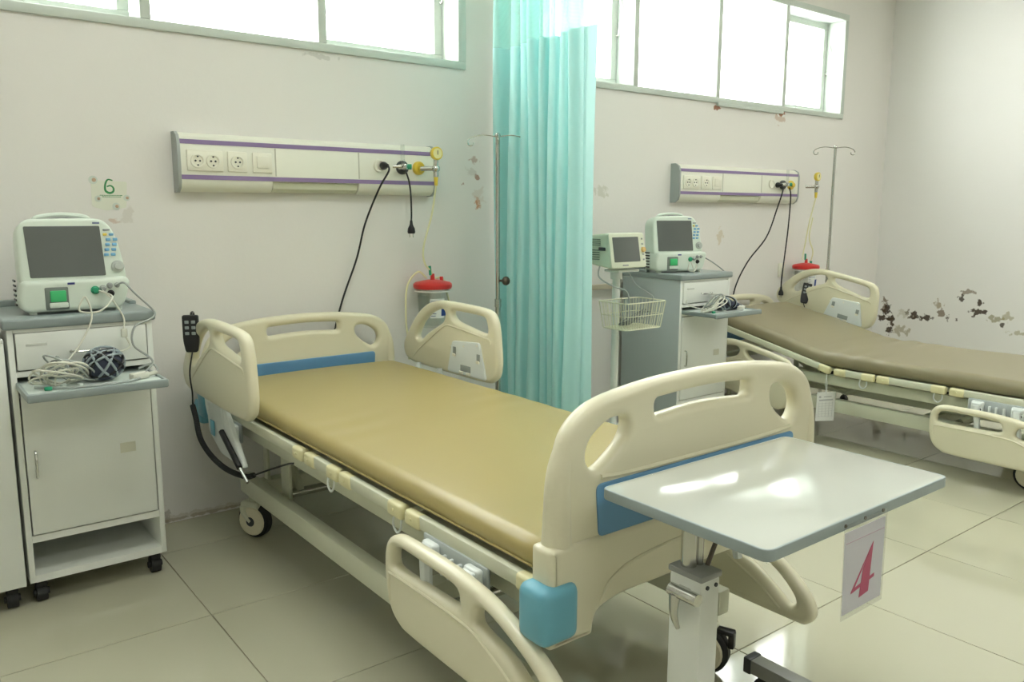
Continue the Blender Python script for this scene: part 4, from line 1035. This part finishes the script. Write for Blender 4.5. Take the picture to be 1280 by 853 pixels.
# ------------------------------------------------------------------ overbed table with the hanging sign
def overbed_table():
    ox_, oy_ = 1.130, -2.598
    R_ = thing('overbed_table', 'adjustable overbed table with white top and grey edge at the foot of the near bed', 'table', (ox_, oy_, 0))
    x0, x1, y0, y1, zt = 1.066-ox_, 1.680-ox_, -2.793-oy_, -2.412-oy_, .789
    TL = T(0, y0, zt) @ RX(math.radians(.0)) @ T(0, -y0, -zt)
    t = plate([fillet([(x0+.004, y0+.004), (x1-.004, y0+.004), (x1-.004, y1-.004), (x0+.004, y1-.004)], .016, 4)], .016, .001, TL @ T(0, 0, zt-.008)); obj('table_top', t, TTOP, R_)
    e = plate([fillet([(x0, y0), (x1, y0), (x1, y1), (x0, y1)], .02, 4), fillet([(x0+.006, y0+.006), (x1-.006, y0+.006), (x1-.006, y1-.006), (x0+.006, y1-.006)], .016, 4)], .021, .002, TL @ T(0, 0, zt-.0105)); obj('edge_band', e, TEDGE, R_)
    for x in (1.291, 1.356, 1.419):
        sc_ = bmesh.new(); cyl(sc_, (x-ox_, y0-.002, zt-.012), (x-ox_, y0+.002, zt-.012), .0035, 8); obj('rivet', sc_, BROWN, R_)
    b = bmesh.new(); box(b, (.055, .025, zt-.033), (.15, .10, .024), .006); obj('mounting_bracket', b, WHITE, R_)
    cx_, cy_ = 0, 0; zc = .676
    obj('column', box(bmesh.new(), (cx_, cy_, (zc-.012+.075)/2), (.053, .073, zc-.012-.075), .004), WHITE, R_)
    obj('column_cap', box(bmesh.new(), (cx_, cy_, zc-.006), (.059, .079, .012), .003), GREYTUBE, R_)
    st = bmesh.new(); cyl(st, (cx_-.004, cy_+.012, zc-.01), (cx_-.004, cy_+.012, zt-.04), .015, 20); obj('inner_tube', st, CHROME, R_)
    st = bmesh.new(); cyl(st, (cx_+.016, cy_+.004, zc-.01), (cx_+.016, cy_+.004, zt-.04), .008, 16); obj('guide_tube', st, CHROME, R_)
    rd = bmesh.new(); tube(rd, [(cx_+.022, cy_-.01, zc), (cx_+.045, cy_-.01, zc+.04), (cx_+.075, cy_-.01, zt-.03)], .0045, 8, 4); obj('release_rod', rd, BROWN, R_)
    cl = bmesh.new(); cyl(cl, (cx_-.038, cy_+.024, zc-.04), (cx_-.038, cy_-.040, zc-.04), .012, 18); box(cl, (cx_-.028, cy_, zc-.04), (.016, .03, .018), .004); co = obj('clamp_barrel', cl, CHROME, R_)
    lv = bmesh.new(); tube(lv, [(cx_-.042, cy_+.010, zc-.045), (cx_-.046, cy_+.008, zc-.080), (cx_-.042, cy_, zc-.108)], lambda t: .011-.007*t, 8, 4); obj('lever', lv, STEEL, co)
    for x in (cx_-.010, cx_+.014):
        sw = bmesh.new(); cyl(sw, (x, cy_-.039, zc-.025), (x, cy_-.0355, zc-.025), .004, 10); obj('screw', sw, DARK, R_)
    obj('cross_tube', bx(cx_, .69, -.26, -.21, .055, .095, .003), GREYTUBE, R_)
    for x in (cx_, .69):
        obj('base_runner', bx(x-.023, x+.023, -.60, .34 if x else .28, .055, .095, .003), GREYTUBE, R_)
        for y in (.34 if x else .28, -.60):
            obj('end_plug', bx(x-.026, x+.026, y-.012, y+.012, .052, .098, .004), DARK, R_)
            c = bmesh.new(); cyl(c, (x-.012, y*.88, .024), (x+.012, y*.88, .024), .024, 16); box(c, (x, y*.88, .048), (.02, .03, .016), .003); obj('caster', c, RUBBER, R_)
    return R_
overbed_table()
def hanging_sign():
    R_ = thing('bed_number_sign', 'clear sleeve sign with a magenta number 4 hanging from the table edge', 'sign', (1.348, -2.7995, .783), 0); R_.scale = (1.043, 1, 1.043)
    ht = .168
    M_ = RX(math.radians(-1.5))
    sl = plate([[(-.070, -ht), (.064, -ht), (.070, 0), (-.070, 0)]], .0016, 0, M_ @ T(0, -.001, .0) @ XZ); obj('sleeve', sl, SLEEVE, R_)
    pp = plate([[(-.066, -ht+.008), (.060, -ht+.008), (.066, -.014), (-.066, -.014)]], .0007, 0, M_ @ XZ); so = obj('paper', pp, mat('sign_paper', (222, 218, 226), .6), R_)
    D = T(0, -.0009, 0)
    g = plate([[(.027, -.050), (.016, -.138), (-.014, -.142), (-.004, -.092)]], .0006, 0, M_ @ D @ XZ)
    plate([[(.027, -.050), (.018, -.060), (-.041, -.126), (-.034, -.126)]], .0006, 0, M_ @ D @ XZ, g)
    plate([[(-.041, -.128), (-.036, -.121), (.034, -.110), (.034, -.116)]], .0006, 0, M_ @ D @ XZ, g)
    lab(obj('digit_four', g, PINK, so), 'large magenta 4')
    t = plate([[(-.062, -.0345), (.062, -.0345), (.062, -.0333), (-.062, -.0333)]], .0006, 0, M_ @ D @ XZ); obj('rule_line', t, mat('faint_pink_rule', (206, 176, 196), .6), so)
hanging_sign()
def hanging_card():
    R_ = thing('id_card', 'white paper card hanging on a string from the far bed frame', 'card', (B2[0]-.435, -1.04, .31), -.45)
    p_ = plate([fillet([(-.062, -.165), (.058, -.17), (.062, 0), (-.060, .002)], .002, 2)], .0015, 0, RZ(.05) @ XZ); po_ = obj('card', p_, PAPER, R_)
    g = bmesh.new(); box(g, (0, -.0015, -.045), (.09, .001, .008), 0, M=RZ(.05)); box(g, (.01, -.0015, -.026), (.05, .001, .005), 0, M=RZ(.05)); box(g, (-.04, -.0015, -.026), (.012, .001, .012), 0, M=RZ(.05))
    for k in range(6): box(g, (0, -.0012, -.065-k*.015), (.09, .0008, .001), 0, M=RZ(.05))
    for k in range(5): box(g, (-.045+k*.022, -.0012, -.10), (.001, .0008, .085), 0, M=RZ(.05))
    obj('print', g, mat('faint_print', (188, 190, 190), .7), po_)
    s_ = bmesh.new(); tube(s_, [(-.0, .0, -.012), (.002, .002, .05), (-.004, .004, .09), (.0, .004, .13)], .0022, 6, 4); tube(s_, [(-.004, 0, .0), (-.010, .0, .06), (-.002, .002, .10)], .002, 6, 4); obj('string', s_, MECHW, R_)
hanging_card()

# things of one kind share a group
GROUPS = {'power_cord': 'power cords hanging from the bed head units', 'patient_lead': 'patient leads from the large monitors', 'lead_coil': 'coiled leads on the cabinet trays',
          'monitor_cable': 'cables from the small monitor', 'hospital_bed': 'hospital beds', 'mattress': 'mattresses on the beds', 'bedside_cabinet': 'bedside cabinets',
          'patient_monitor': 'patient monitors', 'iv_pole': 'iv poles', 'bed_head_unit': 'bed head units on the back wall', 'suction_canister': 'suction canisters on the back wall',
          'vacuum_regulator': 'vacuum regulators', 'oxygen_flowmeter': 'oxygen flowmeters', 'hand_control': 'bed hand controls', 'pressure_cuff': 'cuffs on the cabinet trays',
          'cable_connector': 'connectors on the cabinet trays', 'hose': 'hoses on the cabinet trays', 'added_fill_panel': 'added fill light panels'}
for o in bpy.data.objects:
    k = o.name.split('.')[0]
    if o.parent is None and 'label' in o and k in GROUPS: o['group'] = GROUPS[k]
